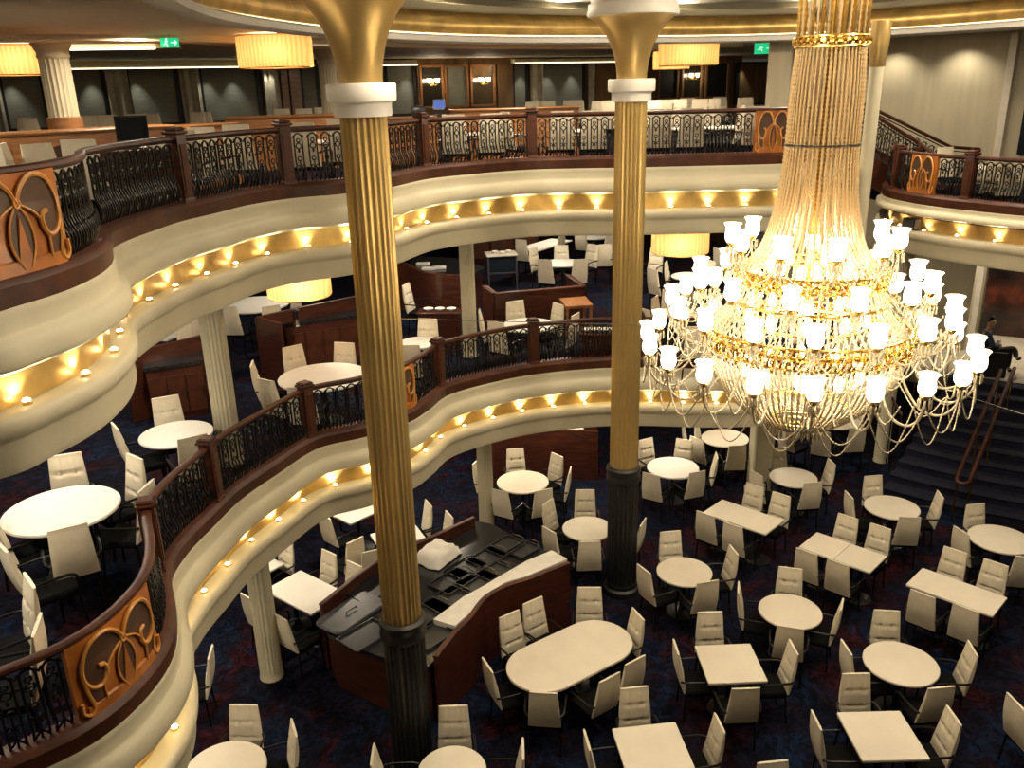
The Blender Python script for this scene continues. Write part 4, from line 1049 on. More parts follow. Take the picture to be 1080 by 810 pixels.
for i, (px, y) in enumerate(row): deck3_chair(px, y, (.2 * ((i * 7) % 5 - 2), -1 if i % 3 else 1), 'cream chair far back on the upper deck, %s from the left' % ORD[i], 1.1)
for px, y, d, l in [(4, 9.3, (.3, 1), 'cream chair at the left edge behind the upper bulge railing'), (28, 9.7, (.95, .3), 'cream chair on the upper deck left of the dark menu stand'), (52, 9.2, (.9, -.4), 'cream chair on the upper deck before the dark menu stand')]: deck3_chair(px, y, d, l, 1.05)
def deck_table(px, y, r, label, J=F3):
    w = ray(px, 405 - 300); q = w * (y / w.y)
    t = thing('round_table', label, 'table', (q.x, y, J + .006), 0, 'white tables of the upper deck')
    MB().lathe([(r - .02, .715), (r, .725), (r, .745), (r - .01, .75), (0, .7505)], 40).build('tabletop', 'whitetop', t); table_base(t)
deck_table(28, 10.7, .42, 'white table behind the upper bulge railing at the left edge')
deck_table(340, 15.0, .4, 'white table behind the upper railing left of the near gold column')
deck_table(492, 16.3, .4, 'white table behind the upper railing under the blue screen')
deck_table(602, 16.55, .4, 'white table behind the upper railing left of the far gold column')
deck_table(717, 16.4, .45, 'white table behind the upper railing right of the far gold column')
deck_table(765, 16.4, .45, 'white table behind the upper railing near the scroll panel')
deck_table(232, 14.0, .4, 'white table behind the upper railing below the left drum lamp')
# right balcony
for px, y, d, l in [(1016, 17.0, (.2, -1), 'cream chair on the right balcony left of the square white table'), (1072, 14.6, (.1, 1), 'cream chair on the right balcony at the right edge'), (1050, 15.0, (-.1, 1), 'cream chair behind the right balcony newel post')]: deck3_chair(px, y, d, l, 1.0, FR)
deck_table(1066, 16.2, .45, 'white table on the right balcony at the right edge', FR)
# ================================================================== SERVICE STATIONS
def wpts(px, z): return [at(p[0], p[1], z) for p in px]
def screen(parent, pts, z0, z1, th=.05, name='screen_panel', mt='wood', cap=True):
    P = smooth_path([V((p.x, p.y)) for p in pts], 5) if len(pts) > 2 else [V((p.x, p.y)) for p in pts]
    N = []
    for i in range(len(P)):
        t = (P[min(i + 1, len(P) - 1)] - P[max(i - 1, 0)]).normalized(); N.append(V((t.y, -t.x)))
    MB().loop(P, N, [(-th / 2, z0), (th / 2, z0), (th / 2, z1 - .02), (-th / 2, z1 - .02)]).build(name, mt, parent, world=True)
    if cap: MB().loop(P, N, [(-th / 2 - .012, z1 - .025), (th / 2 + .012, z1 - .025), (th / 2 + .012, z1 - .005), (th / 2, z1), (-th / 2, z1), (-th / 2 - .012, z1 - .005)]).build('top_rail', 'woodrail', parent, world=True)
    return P
def prism(pts, z0, z1):
    n = len(pts); mb = MB().add([(p.x, p.y, z0) for p in pts] + [(p.x, p.y, z1) for p in pts], [(i, (i + 1) % n, n + (i + 1) % n, n + i) for i in range(n)])
    return mb.poly([[(p.x, p.y) for p in pts]], z1).poly([[(p.x, p.y) for p in pts]], z0, True)
def centroid(pts): return sum((V((p.x, p.y)) for p in pts), V((0, 0))) / len(pts)
# --- the big serving station on the main floor
outl = [(502, 549), (520, 553), (533, 561), (548, 568), (582, 584), (599, 594), (578, 603), (556, 612), (533, 619), (511, 632), (495.5, 652), (482, 665), (467, 683), (461, 693), (452, 703), (425, 699), (400, 692), (372, 681), (347, 669), (338, 655), (340, 641), (397, 595), (450, 570)]
po = wpts(outl, .93); c = centroid(po)
st = thing('serving_station', 'large S-curved mahogany serving station with black worktop on the main floor', 'serving station', (c.x, c.y, .006))
prism(po, .86, .93).build('worktop', 'counter', st, world=True)
ins = [V((c.x + (p.x - c.x) * .96, c.y + (p.y - c.y) * .96, 0)) for p in po]
prism(ins, .01, .86).build('cabinet', 'wood', st, world=True)
RP = wpts([(600, 592.5), (578, 601), (556, 610), (533, 617), (511, 630), (495.5, 650), (482, 663), (467, 681), (459, 692)], 1.13)
screen(st, RP, .01, 1.13)
LP_ = wpts([(500, 545), (450, 568), (397, 592), (338, 637)], 1.13)
screen(st, LP_, .01, 1.13)
cl = wpts([(457, 655), (473, 643), (489, 631), (513, 618), (533.5, 605.5), (555.5, 593), (582, 582), (598, 591), (578, 600), (556, 609), (533, 616), (511, 629), (495, 649), (480, 662)], 1.0)
tag(prism(cl, .935, 1.03).build('runner_cloth', 'cloth', None, loc=(cl[0].x, cl[0].y, .93), world=True), 'long white cloth runner along the mahogany front of the big station', 'cloth')
a_ = math.atan2(po[5].y - po[12].y, po[5].x - po[12].x)
def tray(px, py, z, lab, s=1.0, rz=None, handles=True):
    p = at(px, py, z); t = thing('serving_tray', lab, 'tray', (p.x, p.y, z + .002), a_ if rz is None else rz, 'black trays on the stations')
    w, d = .27 * s, .19 * s
    mb = MB().slab(rrect(w, d, .03, 3), 0, .012, 0)
    o = rrect(w, d, .03, 3); i_ = rrect(w - .015, d - .015, .02, 3); n = len(o)
    mb.add([(p[0], p[1], .0) for p in o] + [(p[0] * 1.03, p[1] * 1.03, .035) for p in o] + [(p[0], p[1], .035) for p in i_] + [(p[0], p[1], .012) for p in i_],
           [(r * n + k, r * n + (k + 1) % n, (r + 1) * n + (k + 1) % n, (r + 1) * n + k) for r in range(3) for k in range(n)])
    mb.build('pan', 'tray', t)
    if handles:
        for sx in (-1, 1):
            MB().tube([(sx * w * 1.0, -d * .6, .03), (sx * (w + .03), -d * .6, .06), (sx * (w + .035), 0, .065), (sx * (w + .03), d * .6, .06), (sx * w, d * .6, .03)], .007, 5).build('handle', 'steel' if sx > 0 else 'iron', t)
for i, (px, py, s) in enumerate([(533, 577, 1.1), (514, 589, 1.1), (491, 600, 1.1), (503, 613, 1.1), (478, 614, 1.2), (472, 634, 1.2), (452, 646, 1.1), (520, 604, .9), (552, 581, .9), (393, 622, 1.3), (385, 671, 1.2), (456, 672, 1.0)]):
    tray(px, py, .935, 'black serving tray with wire handles on the big station worktop, %s in the set' % ORD[i], s)
p = at(371, 648, .94)
t = thing('tray_lid', 'large dark grey padded lid at the left end of the big station', 'lid', (p.x, p.y, .937), a_ + .1)
MB().slab(rrect(.50, .27, .12, 5), 0, .06, .025).build('lid', 'slate', t); MB().tube([(-.1, 0, .06), (-.1, 0, .09), (.1, 0, .09), (.1, 0, .06)], .008, 5).build('handle', 'iron', t)
p = at(461, 588, .95)
t = thing('folded_cloth_pile', 'bulky bundle of folded white tablecloths on the black worktop', 'linen', (p.x, p.y, .937), a_ + .15)
for k in range(4):
    mb = MB().slab(rrect(.24 - .008 * k, .19 - .006 * k, .03, 3), .05 * k, .05 * k + .047, .014); mb.build('folded_cloth', 'cloth', t)
mb = MB(); gr = 12
for i in range(gr + 1):
    for j in range(gr + 1):
        u, v = -1 + 2 * i / gr, -1 + 2 * j / gr; R = max(abs(u), abs(v))
        z = .21 - max(0, R - .75) * .78 + .012 * math.sin(7 * u + 3 * v); mb.v.append(V((u * .32 + .02 * math.sin(5 * v), v * .26, max(.012, z))))
        if i and j: k = i * (gr + 1) + j; mb.f.append((k - gr - 2, k - 1, k, k - gr - 1))
mb.build('draped_cloth', 'cloth', t, 80)
# --- screened station further back on the main floor
sp_ = wpts([(519, 466), (533, 462), (555.5, 456), (589, 453), (631, 454.5)], 1.13)
c = centroid(sp_)
st = thing('serving_station', 'dark wood station with a curved front behind a round table', 'serving station', (c.x, c.y, .006))
screen(st, sp_, .01, 1.13)
bk = [V((p.x + .05, p.y + .75, 0)) for p in reversed(sp_)]
prism([V((p.x, p.y + .04, 0)) for p in sp_] + bk, .01, .93).build('cabinet', 'wood', st, world=True)
cl = [V((p.x, p.y + .05, 0)) for p in sp_[:4]] + [V((p.x + .03, p.y + .4, 0)) for p in reversed(sp_[:4])]
tag(prism(cl, .935, 1.06).build('runner_cloth', 'cloth', None, loc=(cl[0].x, cl[0].y, .93), world=True), 'white cloth along the top of the curved wood screen', 'cloth')
p = at(604, 450, 1.1); t = thing('folded_cloth_pile', 'folded white linen block on the right end of the wood screen station', 'linen', (p.x, p.y, .935), .1)
for k in range(3): MB().slab(rrect(.22, .16, .03, 3), .06 * k, .06 * k + .057, .015).build('folded_cloth', 'cloth', t)
# --- middle deck stations
def station(label, z, backtop, cnt, doors=3, zt=1.16, zc=.92):
    bp_ = wpts(backtop, z + zt); c = centroid(bp_)
    s = thing('serving_station', label, 'serving station', (c.x, c.y, z + .006)); screen(s, bp_, z + .01, z + zt)
    cp = wpts(cnt, z + zc); prism(cp, z + zc - .05, z + zc).build('worktop', 'counter', s, world=True)
    cc = centroid(cp); ip = [V((cc.x + (p.x - cc.x) * .95, cc.y + (p.y - cc.y) * .95, 0)) for p in cp]
    prism(ip, z + .01, z + zc - .05).build('cabinet', 'wood', s, world=True)
    a, b2 = ip[0], ip[1]; d = (b2 - a) / doors; n = V((d.y, -d.x, 0)).normalized()
    if n.y > 0: n = -n
    for k in range(doors):
        m_ = a + d * (k + .5) + n * .015
        do = MB().box((0, 0, 0), (d.length * .92, .025, .62), math.atan2(d.y, d.x)).build('door', 'woodrail', s); do.location = V((m_.x, m_.y, z + .42)) - V(s.location)
        hd = MB().tube([(0, 0, -.06), (0, 0, .06)], .008, 5).build('handle', 'ring', do); hd.location = n * .03 + d.normalized() * d.length * .36
    return s
s = station('dark wood station with black worktop left of the cream fluted column', F2, [(128, 373), (149, 367.5), (180, 361), (212, 353.5)], [(151, 389), (214, 380), (213, 364), (150, 376)], 3)
t = thing('urn', 'steel beverage urn on the station right of the left cream column', 'urn', tuple(at(313, 345, F2 + .92) + V((0, 0, .002))))
MB().lathe([(.06, 0), (.065, .02), (.055, .04), (.055, .26), (.07, .28), (.07, .31), (.02, .33), (0, .34)], 18).build('body', 'steel', t); MB().tube([(0, -.05, .06), (0, -.1, .06), (0, -.11, .03)], .01, 5).build('tap', 'iron', t)
s = station('dark wood station with black worktop behind the table left of the gold column', F2, [(271, 334), (297, 328), (330, 321), (376, 312)], [(298, 343), (378, 332), (377, 321), (299, 336)], 4)
screen(s, wpts([(269.5, 334), (296, 341)], F2 + 1.16), F2 + .01, F2 + 1.16)
bp_ = wpts([(417, 275.5), (424, 276.5), (432, 279), (441, 284), (455, 288), (485, 290)], F2 + 1.16)
c = centroid(bp_); s = thing('serving_station', 'curved wood station front right of the near gold column on the middle deck', 'serving station', (c.x, c.y, F2 + .006))
screen(s, bp_, F2 + .01, F2 + 1.16)
cp = wpts([(424, 284), (441, 292), (485, 298), (512, 282), (480, 272), (440, 270)], F2 + .92)
prism(cp, F2 + .87, F2 + .92).build('worktop', 'counter', s, world=True); prism([V((c.x + (p.x - c.x) * .94, c.y + .3 + (p.y - c.y - .3) * .94, 0)) for p in cp], F2 + .01, F2 + .87).build('cabinet', 'wood', s, world=True)
for i, (px, py) in enumerate([(452, 284), (463, 283), (446, 279)]):
    p = at(px, py, F2 + .93); tag(MB().slab(rrect(.16, .10, .02, 3), 0, .05, .01).build('paper_tray', 'cloth', None, loc=(p.x, p.y, F2 + .922)), 'white paper tray on the curved station worktop, %s from the right' % ['second', 'first', 'third'][i], 'tray')
u_ = wpts([(511, 301), (521.5, 309), (570, 305), (615.5, 301), (599, 289.5)], F2 + 1.05)
s = thing('partition', 'low U-shaped wood wall with red top rail behind a round table', 'partition', (u_[2].x, u_[2].y, F2 + .006))
for a, b2 in ((0, 1), (1, 3), (3, 4)): screen(s, [u_[a], u_[b2]], F2 + .01, F2 + 1.05, .10)
q = wpts([(589.5, 314.5), (617.5, 312.5), (625.5, 321.5), (597, 323.5)], F2 + .92); c = centroid(q)
s = thing('side_stand', 'small light wood side stand at the end of the low U-shaped wall', 'stand', (c.x, c.y, F2 + .006))
prism(q, F2 + .87, F2 + .92).build('stand_top', 'lwood', s, world=True)
for p in q:
    m_ = V((p.x, p.y)).lerp(c, .12); MB().box((m_.x, m_.y, F2 + .44), (.05, .05, .86)).build('leg', 'lwood', s, world=True)
mb = prism([V((c.x + (p.x - c.x) * .85, c.y + (p.y - c.y) * .85, 0)) for p in q], F2 + .28, F2 + .32); mb.build('shelf', 'wood', s, world=True)
p = at(529, 312, F2); s = thing('display_case', 'small glass-topped display case inside the U-shaped wall', 'display case', (p.x, p.y + .9, F2 + .006), .15)
for sx in (-1, 1):
    for sy in (-1, 1): MB().box((sx * .36, sy * .26, .43), (.04, .04, .86)).build('leg', 'slate', s)
MB().slab(rrect(.40, .30, .02, 2), .86, .90, .005).build('case_top', 'marble', s); MB().slab(rrect(.37, .27, .02, 2), .42, .45, .0).build('shelf', 'slate', s); MB().box((0, 0, .65), (.70, .50, .38)).build('glass_body', 'darkglass', s)
for i, (dx, dy) in enumerate([(-.15, .05), (.05, -.08), (.2, .08)]):
    b_ = thing('bowl', 'small white bowl on the glass display case, %s from the left' % ORD[i], 'bowl', (p.x + dx, p.y + .9 + dy, F2 + .908))
    MB().lathe([(.03, 0), (.05, .01), (.075, .05), (.07, .05), (.045, .02), (0, .015)], 16).build('bowl_body', 'whitetop', b_)
p = at(520, 290, F2); s = thing('service_bar', 'dark wood service block with a small framed notice on its right side', 'cabinet', (p.x + .2, p.y + 2.2, F2 + .006), .1)
MB().slab(rrect(1.1, .55, .03, 2), 0, 2.1, .01).build('carcass', 'wood', s)
for k in (-1, 0, 1): MB().box((k * .7, -.56, 1.05), (.62, .03, 1.8)).build('panel', 'woodrail', s)
n_ = thing('notice', 'small pale framed notice on the dark wood service block', 'sign', tuple(at(538, 257, F2 + 1.6) - V((0, .0, 0))), .1)
MB().box((0, 0, 0), (.26, .02, .42)).build('frame', 'slate', n_); MB().box((0, -.012, .0), (.22, .006, .38)).build('paper', 'cloth', n_)
n_.location = V(s.location) + V((.75, -.66, 1.35))
# sideboard with white dishes behind the middle rail, both sides of the far gold column
def dish_shelf(pxa, pxb, py, n, label):
    a, b2 = at(pxa, py, F2 + .78), at(pxb, py, F2 + .78); d = (b2 - a); L_ = d.length; c = (a + b2) / 2; rz = math.atan2(d.y, d.x)
    s = thing('sideboard', label, 'sideboard', (c.x, c.y, F2 + .006), rz)
    MB().slab(rrect(L_ / 2 + .1, .2, .02, 2), .72, .76, .006).build('sideboard_top', 'wood', s); MB().slab(rrect(L_ / 2 + .06, .17, .02, 2), 0, .72, 0).build('carcass', 'wood', s)
    for k in range(n):
        q = a.lerp(b2, (k + .5) / n)
        b_ = thing('dish', 'white dish on %s, %s from the left' % (label.split(' with')[0], ORD[k]), 'dish', (q.x, q.y, F2 + .768))
        MB().lathe([(.05, 0), (.06, .01), (.10, .05), (.095, .055), (.055, .02), (0, .018)], 16).build('dish_body', 'whitetop', b_)
dish_shelf(446, 482, 327, 3, 'low sideboard near the cream column with white dishes')
dish_shelf(617, 647, 349, 5, 'low sideboard left of the far column with white dishes')
# --- upper deck counters
def counter3(a, b2, zt, dep, label, end=True):
    a, b2 = V(a), V(b2); d = (b2 - a); n = V((-d.y, d.x)).normalized()
    if n.y < 0: n = -n
    c = (a + b2) / 2; s = thing('counter', label, 'counter', (c.x, c.y, F3 + .006))
    P = [a, b2]; N = [-n, -n]
    MB().loop(P, N, [(.04, zt - .05), (.055, zt - .02), (.04, zt), (-dep, zt), (-dep, zt - .05)]).build('countertop', 'lwood', s, world=True)
    MB().loop(P, N, [(0, F3 + .01), (0, zt - .05), (-dep + .03, zt - .05), (-dep + .03, F3 + .01)]).build('carcass', 'lwood', s, world=True)
    L_ = d.length; k = max(2, int(L_ / .7)); u = d.normalized()
    for i in range(k):
        m_ = a + d * ((i + .5) / k) - n * .012
        MB().box((m_.x, m_.y, (F3 + zt) / 2), (L_ / k * .86, .025, (zt - F3) * .72), math.atan2(d.y, d.x)).build('panel', 'lwood', s, world=True)
    return s
counter3((-7.6, 11.9), (-5.35, 14.4), 7.61, .6, 'long honey wood counter at upper left below the fluted column')
counter3((-5.7, 18.2), (-3.55, 18.7), 7.61, .6, 'honey wood counter left of the near gold column collar')
counter3((-1.2, 19.6), (1.65, 20.0), 7.61, .6, 'honey wood counter between the two gold columns')
counter3((-5.3, 14.9), (-4.75, 15.8), 7.58, .5, 'narrow honey wood counter end behind the black monitor')
counter3((-2.9, 18.9), (-1.45, 19.1), 7.5, .6, 'wood cabinet below the blue screen')
def monitor(px, py, y, zbase, rz, mt, label, w=.36, h=.30):
    w_ = ray(px, py); q = EYE + w_ * (y / w_.y)
    t = thing('monitor', label, 'monitor', (q.x, y, q.z - .22), rz)
    b_ = MB().box((0, 0, 0), (w, .035, h)); b_.xf(Matrix.Translation((0, 0, .22)) @ Matrix.Rotation(-.25, 4, 'X')); b_.build('housing', 'tray', t)
    s_ = MB().box((0, -.02, 0), (w * .9, .006, h * .86)); s_.xf(Matrix.Translation((0, 0, .22)) @ Matrix.Rotation(-.25, 4, 'X')); s_.build('screen', mt, t)
    MB().box((0, .05, .07), (.06, .04, .16)).build('neck', 'tray', t); MB().slab(rrect(.13, .10, .02, 2), -.01, .012, 0).build('foot', 'tray', t)
    return t
mo = monitor(139, 136, 10.6, 0, .35, 'darkglass', 'black till monitor tilted on a stand behind the upper left balustrade', .36, .30)
s = thing('till_stand', 'dark wood till stand behind the upper left balustrade', 'stand', (mo.location.x, mo.location.y, F3 + .006), .35)
h = mo.location.z - .012 - F3 - .006
MB().slab(rrect(.55, .25, .02, 2), 0, h - .03, 0).build('carcass', 'wood', s); MB().slab(rrect(.60, .29, .02, 2), h - .03, h, .006).build('stand_top', 'woodrail', s)
for i, dx in enumerate((-.33, .36)):
    pp_ = V((math.cos(.35) * dx, math.sin(.35) * dx, 0)) + V(s.location); tag(MB().slab(rrect(.16, .11, .01, 2), 0, .05, .004).build('menu_stack', 'cloth', None, loc=(pp_.x, pp_.y - .05, F3 + .008 + h)), 'stack of white menus %s the black till monitor' % ('left of', 'right of')[i], 'menus')
mo = monitor(463, 103, 19.25, 0, -.2, 'screen', 'blue glowing till screen on the wood cabinet right of the near gold column', .27, .21)
mo.location.z = 7.512
q = atY(477, 108, 19.3); t = thing('till_printer', 'black till printer beside the blue screen', 'printer', (-1.85, 19.35, 7.503)); MB().slab(rrect(.15, .14, .02, 2), 0, .2, .02).build('body', 'tray', t); MB().box((0, -.1, .21), (.1, .1, .02)).build('paper_slot', 'slate', t)
q = atY(72, 160, 10.4); t = thing('menu_stand', 'dark wood stand with peaked back behind the upper left railing', 'stand', (q.x, 10.6, F3 + .006), .3)
MB().add([(-.28, -.03, 0), (.28, -.03, 0), (.28, -.03, .98), (0, -.03, 1.06), (-.28, -.03, .98), (-.28, .03, 0), (.28, .03, 0), (.28, .03, .98), (0, .03, 1.06), (-.28, .03, .98)],
         [(0, 1, 2, 3, 4), (9, 8, 7, 6, 5), (0, 5, 6, 1), (1, 6, 7, 2), (2, 7, 8, 3), (3, 8, 9, 4), (4, 9, 5, 0)]).build('back_board', 'wood', t); MB().box((0, -.18, .40), (.5, .3, .05)).build('shelf', 'wood', t); MB().box((0, -.16, .19), (.46, .26, .38)).build('box_base', 'wood', t)

# ================================================================== STAIR HANDRAIL AND THE SEATED MAN
A1, B1 = at(1009, 505, .95), at(1056, 390, 2.2); A2, B2 = at(1023, 507, .95), at(1070, 388, 2.2)
t = thing('double_handrail', 'pair of wooden centre handrails joined by a loop on the blue staircase', 'handrail', (A1.x, A1.y, .1))
m_ = (A1 + A2) / 2; d = (A1 - B1).normalized(); r_ = (A2 - A1).length / 2; s_ = (A1 - A2).normalized()
lo = [m_ + s_ * (r_ * math.cos(a)) + d * (r_ * math.sin(a)) for a in [PI * k / 10 for k in range(11)]]
MB().tube([B1.lerp(A1, k / 6) for k in range(6)] + lo + [A2.lerp(B2, k / 6) for k in range(1, 7)], .038, 8).build('rail', 'woodrail', t, world=True)
for k, (q, e2) in enumerate(((A1, B1), (A2, B2))):
    for f in (.05, .5, .97):
        p = q.lerp(e2, f)
        dd = (V((p.x, p.y)) - CS).length; stp = max(0, min(NS, math.floor((RB - dd) / ((RB - RT) / NS)) + 1)) * ZL / NS
        MB().tube([(p.x, p.y, p.z - .02), (p.x, p.y, stp)], .018, 8).build('post', 'ring', t, world=True)
# low curved railing at the left end of the stairs
P = []
for k in range(17):
    r_ = 8.3 - (8.3 - 5.75) * k / 16; a_2 = 3.93 - .10 * math.sin(PI * k / 16); P.append(V((CS.x + r_ * math.cos(a_2), CS.y + r_ * math.sin(a_2), ZL * (RB - r_) / (RB - RT))))
t = thing('curved_stair_rail', 'curved dark rail with thin balusters at the left end of the blue stairs', 'railing', (P[0].x, P[0].y, .02))
MB().tube([p + V((0, 0, .88)) for p in P], .03, 8).build('handrail', 'woodrail', t, world=True)
for i, p in enumerate(P): MB().tube([(p.x, p.y, 0), (p.x, p.y, p.z + .88)], .012, 5).build('baluster', 'ring' if i % 4 == 0 else 'iron', t, world=True)
# bench-like dark armchair and the man
mp = at(1046, 366, ZL + .62); mx_, my_ = mp.x, mp.y
fx = math.atan2(-.28, .96) - PI / 2
a_ch = thing('armchair', 'dark low armchair under the seated man on the pale landing', 'armchair', (mx_, my_, ZL + .006), fx)
MB().slab(rrect(.30, .30, .06), .30, .43, .03).build('seat', 'trouser', a_ch); MB().box((0, -.27, .58), (.56, .08, .5), 0, -.12).build('backrest', 'trouser', a_ch)
for sx in (-1, 1): MB().slab([(sx * .30 - .04, -.3), (sx * .30 + .04, -.3), (sx * .30 + .04, .28), (sx * .30 - .04, .28)], .0, .58, .02).build('arm', 'trouser', a_ch)
for sx in (-1, 1):
    for sy in (-1, 1): MB().box((sx * .24, sy * .24, .15), (.05, .05, .3)).build('leg', 'iron', a_ch)
def skinned(name, mt, pts, edges, rad, parent=None, root=0, sub=2):
    me = bpy.data.meshes.new(name); me.from_pydata(pts, edges, []); me.update(); me.materials.append(M[mt])
    o = bpy.data.objects.new(name, me); COL.objects.link(o); o.parent = parent
    o.modifiers.new('skin', 'SKIN').use_smooth_shade = True
    sv = me.skin_vertices[0].data
    for i, r in enumerate(rad):
        sv[i].radius = (r, r) if not isinstance(r, tuple) else r; sv[i].use_root = (i == root)
    s = o.modifiers.new('sub', 'SUBSURF'); s.levels = sub; s.render_levels = sub
    return o
man = thing('person', 'seated man in a dark blue shirt with crossed legs and folded arms', 'person', (mx_, my_, ZL + .006), fx)
J = {}; pts = []; rad = []; ed = []
def jt(n, p, r, par=None):
    J[n] = len(pts); pts.append(p); rad.append(r)
    if par: ed.append((J[par], J[n]))
jt('pelvis', (0, -.08, .52), .12); jt('waist', (0, -.12, .66), .115, 'pelvis'); jt('chest', (0, -.14, .84), .135, 'waist'); jt('neckb', (0, -.13, .99), .06, 'chest'); jt('neck', (0, -.11, 1.05), .052, 'neckb')
jt('head1', (0, -.095, 1.12), .072, 'neck'); jt('head2', (0, -.085, 1.19), .085, 'head1'); jt('head3', (0, -.09, 1.26), .07, 'head2')
jt('chin', (0, -.03, 1.10), .035, 'head1'); jt('nose', (0, .012, 1.175), .016, 'head2')
for s, n in ((-1, 'l'), (1, 'r')):
    jt(n + 'ear', (s * .088, -.095, 1.18), .016, 'head2')
    jt(n + 'sh', (s * .19, -.14, .92), .065, 'chest'); jt(n + 'el', (s * .25, -.03, .68), .048, n + 'sh'); jt(n + 'wr', (s * .03, .13, .66 + .03 * s), .03, n + 'el'); jt(n + 'palm', (-s * .05, .16, .67 + .03 * s), (.038, .022), n + 'wr')
    for k in range(4): 
        jt(n + 'f%da' % k, (-s * .10, .165 - .012 * k, .70 - .018 * k + .03 * s), .010, n + 'palm'); jt(n + 'f%db' % k, (-s * (.145 - .006 * abs(k - 1)), .15 - .012 * k, .70 - .018 * k + .03 * s), .009, n + 'f%da' % k); jt(n + 'f%dc' % k, (-s * (.165 - .006 * abs(k - 1)), .125 - .012 * k, .695 - .018 * k + .03 * s), .008, n + 'f%db' % k)
    jt(n + 't1', (-s * .05, .17, .715 + .03 * s), .011, n + 'palm'); jt(n + 't2', (-s * .075, .17, .74 + .03 * s), .009, n + 't1')
jt('lhip', (-.10, -.04, .50), .09, 'pelvis'); jt('lkn', (-.14, .40, .52), .065, 'lhip'); jt('lcalf', (-.14, .42, .32), .056, 'lkn'); jt('lan', (-.13, .42, .10), .04, 'lcalf'); jt('lfoot', (-.13, .55, .04), .036, 'lan')
jt('rhip', (.10, -.04, .50), .09, 'pelvis'); jt('rkn', (.06, .42, .62), .065, 'rhip'); jt('rcalf', (-.10, .52, .48), .056, 'rkn'); jt('ran', (-.22, .58, .34), .04, 'rcalf'); jt('rfoot', (-.24, .70, .32), .036, 'ran')
skinned('body', 'skin', pts, ed, rad, man)
def sub_body(name, mt, names, k, links):
    idx = {n: i for i, n in enumerate(names)}
    skinned(name, mt, [pts[J[n]] for n in names], [(idx[a], idx[b2]) for a, b2 in links], [(rad[J[n]] if not isinstance(rad[J[n]], tuple) else .03) * k + .004 for n in names], man)
sub_body('shirt', 'shirt', ['pelvis', 'waist', 'chest', 'neckb', 'lsh', 'lel', 'lwr', 'rsh', 'rel', 'rwr'], 1.1, [('pelvis', 'waist'), ('waist', 'chest'), ('chest', 'neckb'), ('chest', 'lsh'), ('lsh', 'lel'), ('lel', 'lwr'), ('chest', 'rsh'), ('rsh', 'rel'), ('rel', 'rwr')])
sub_body('trousers', 'trouser', ['pelvis', 'lhip', 'lkn', 'lcalf', 'lan', 'rhip', 'rkn', 'rcalf', 'ran'], 1.12, [('pelvis', 'lhip'), ('lhip', 'lkn'), ('lkn', 'lcalf'), ('lcalf', 'lan'), ('pelvis', 'rhip'), ('rhip', 'rkn'), ('rkn', 'rcalf'), ('rcalf', 'ran')])
for a, b2 in (('lan', 'lfoot'), ('ran', 'rfoot')):
    p, q = V(pts[J[a]]), V(pts[J[b2]]); skinned('shoe', 'trouser', [tuple(p - V((0, 0, .03))), tuple((p + q) / 2 - V((0, 0, .02))), tuple(q)], [(0, 1), (1, 2)], [.048, .046, .04], man)
skinned('hair', 'hair', [(0, -.135, 1.17), (0, -.13, 1.25), (0, -.085, 1.295), (0, -.03, 1.275), (.06, -.11, 1.25), (-.06, -.11, 1.25)], [(0, 1), (1, 2), (2, 3), (1, 4), (1, 5)], [.06, .07, .055, .04, .045, .045], man)
for sx in (-1, 1): MB().bead((sx * .031, -.006, 1.20), .011, .009).build('eye', 'hair', man)
MB().tube([(-.025, .0, 1.132), (0, .006, 1.13), (.025, .0, 1.132)], .006, 5).build('mouth', 'brown', man)
t = thing('low_table', 'dark low table beside the seated man at the right edge', 'table', (mx_ + .95, my_ - .55, ZL + .006))
MB().lathe([(.33, .42), (.35, .43), (.35, .45), (0, .455)], 28).build('tabletop', 'tray', t); MB().lathe([(.2, 0), (.2, .02), (.04, .05), (.04, .43)], 20).build('pedestal', 'iron', t)
gl = thing('wine_glass', 'small clear glass on the dark low table by the man', 'glass', (mx_ + .85, my_ - .6, ZL + .463)); MB().lathe([(.03, 0), (.03, .004), (.005, .01), (.005, .07), (.03, .10), (.035, .14), (.03, .17)], 14, cap=False).build('bowl', 'clear', gl)

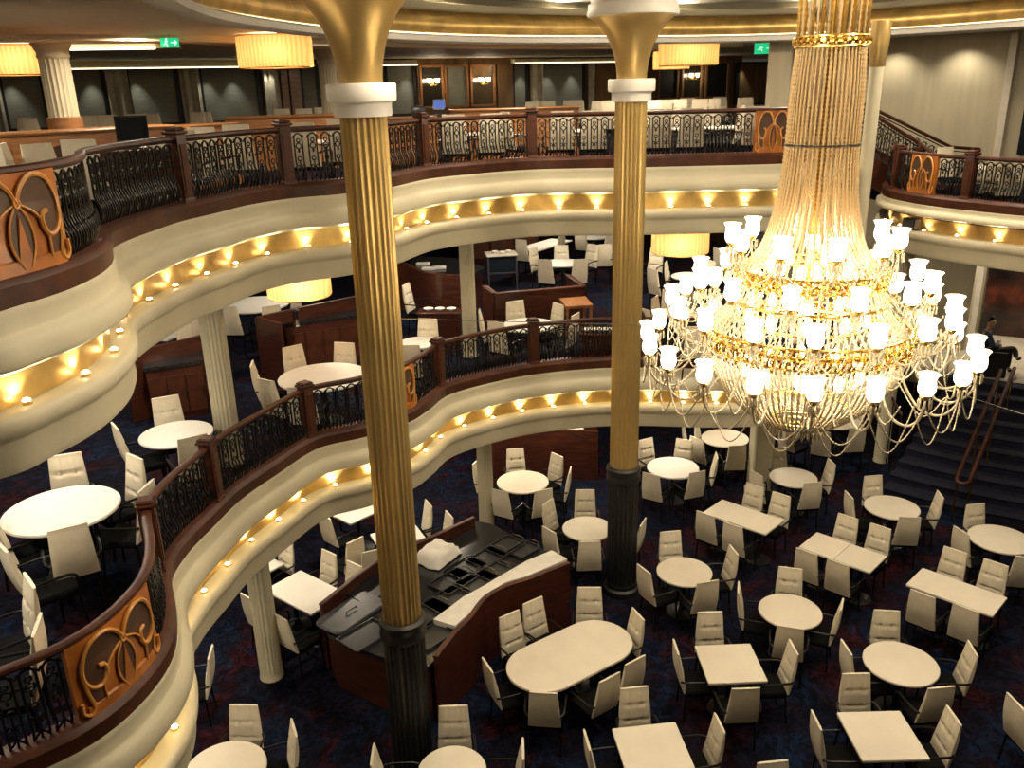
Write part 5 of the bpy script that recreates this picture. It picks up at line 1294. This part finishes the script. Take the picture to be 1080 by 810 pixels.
# ================================================================== LIGHTS OF THE ROOM
W = (1, .85, .64)
DOWN = (0, 0, 0)
for x, y in [(-.6, 8.0), (1.2, 5.8), (3.8, 6.2), (6.2, 8.0), (7.8, 11.0), (7.6, 14.5), (5.6, 16.6), (2.6, 15.8), (.2, 13.6), (3.4, 10.8)]:
    light('ceiling_downlight', 'AREA', (x, y, 9.5), ATR, W, .35, DOWN)
for x, y in [(-6, 7), (-9, 11), (-6.2, 10.5), (-9.5, 16), (-5.6, 14), (-2.6, 16.8), (0.5, 19), (3.4, 21), (-1.5, 22), (4.5, 26)]:
    light('deck_downlight', 'AREA', (x, y, 8.9), UPD, W, .2, DOWN)
for x, y in [(-5, 6), (-7.5, 8), (-5.2, 9), (-5.2, 12), (-8, 13), (-3, 14), (-1.4, 17), (1, 16.6), (3.4, 17.2), (-4, 18), (0, 20.5), (3, 20.5), (1.2, 24), (4.8, 18.5), (-8.5, 17)]:
    light('deck_downlight', 'AREA', (x, y, J3 - 1.05), MID, (1, .88, .70), .2, DOWN)
for x, y in [(-5.2, 9), (-4.6, 11.5), (-3, 13.4), (-1.2, 15.4), (1, 16.2), (3.2, 16.4), (5.6, 17.4), (-4.6, 6.5), (-2, 17.5)]:
    light('deck_downlight', 'AREA', (x, y, J2 - 1.05), LOW, W, .2, DOWN)
for x, y in [(12, 19.8), (13.6, 18.6)]: light('deck_downlight', 'AREA', (x, y, JR - 1.0), 45, W, .2, DOWN)
for x, y in [(9.5, 18.3), (8.6, 19.5)]: light('deck_downlight', 'AREA', (x, y, 8.9), 14, W, .2, DOWN)
for px in (14, 98, 145, 219, 246, 283, 428, 548, 576, 602, 780):       # scallops washing the blinds
    p = on_wall(px) + WN * .27; light('wall_washer', 'SPOT', (p.x, p.y, 8.72), 20, (1, .94, .80), .03, (0, 0, 0), 1.2, .8)
w_ = V((10.7 - 7.6, 20.2 - 24.2)).normalized(); n_ = V((w_.y, -w_.x))
if n_.y > 0: n_ = -n_
for f in (.2, .55, .85):
    p = V((7.6, 24.2)).lerp(V((11.1, 20.1)), f) + n_ * .5; light('wall_washer', 'SPOT', (p.x, p.y, 8.88), 75, (1, .88, .68), .05, (0, 0, 0), 2.2, .8)
wd = bpy.data.worlds.new('world'); scene.world = wd; wd.use_nodes = True
wd.node_tree.nodes['Background'].inputs['Color'].default_value = (1, .82, .6, 1); wd.node_tree.nodes['Background'].inputs['Strength'].default_value = .03
vs = scene.view_settings; vs.view_transform = 'Standard'; vs.look = 'None'; vs.exposure = .55; vs.gamma = 1; vs.use_curve_mapping = False
cy = scene.cycles; cy.use_denoising = True; cy.max_bounces = 6; cy.diffuse_bounces = 3; cy.glossy_bounces = 3; cy.transmission_bounces = 4; cy.transparent_max_bounces = 12; cy.sample_clamp_indirect = 6; cy.caustics_reflective = False; cy.caustics_refractive = False
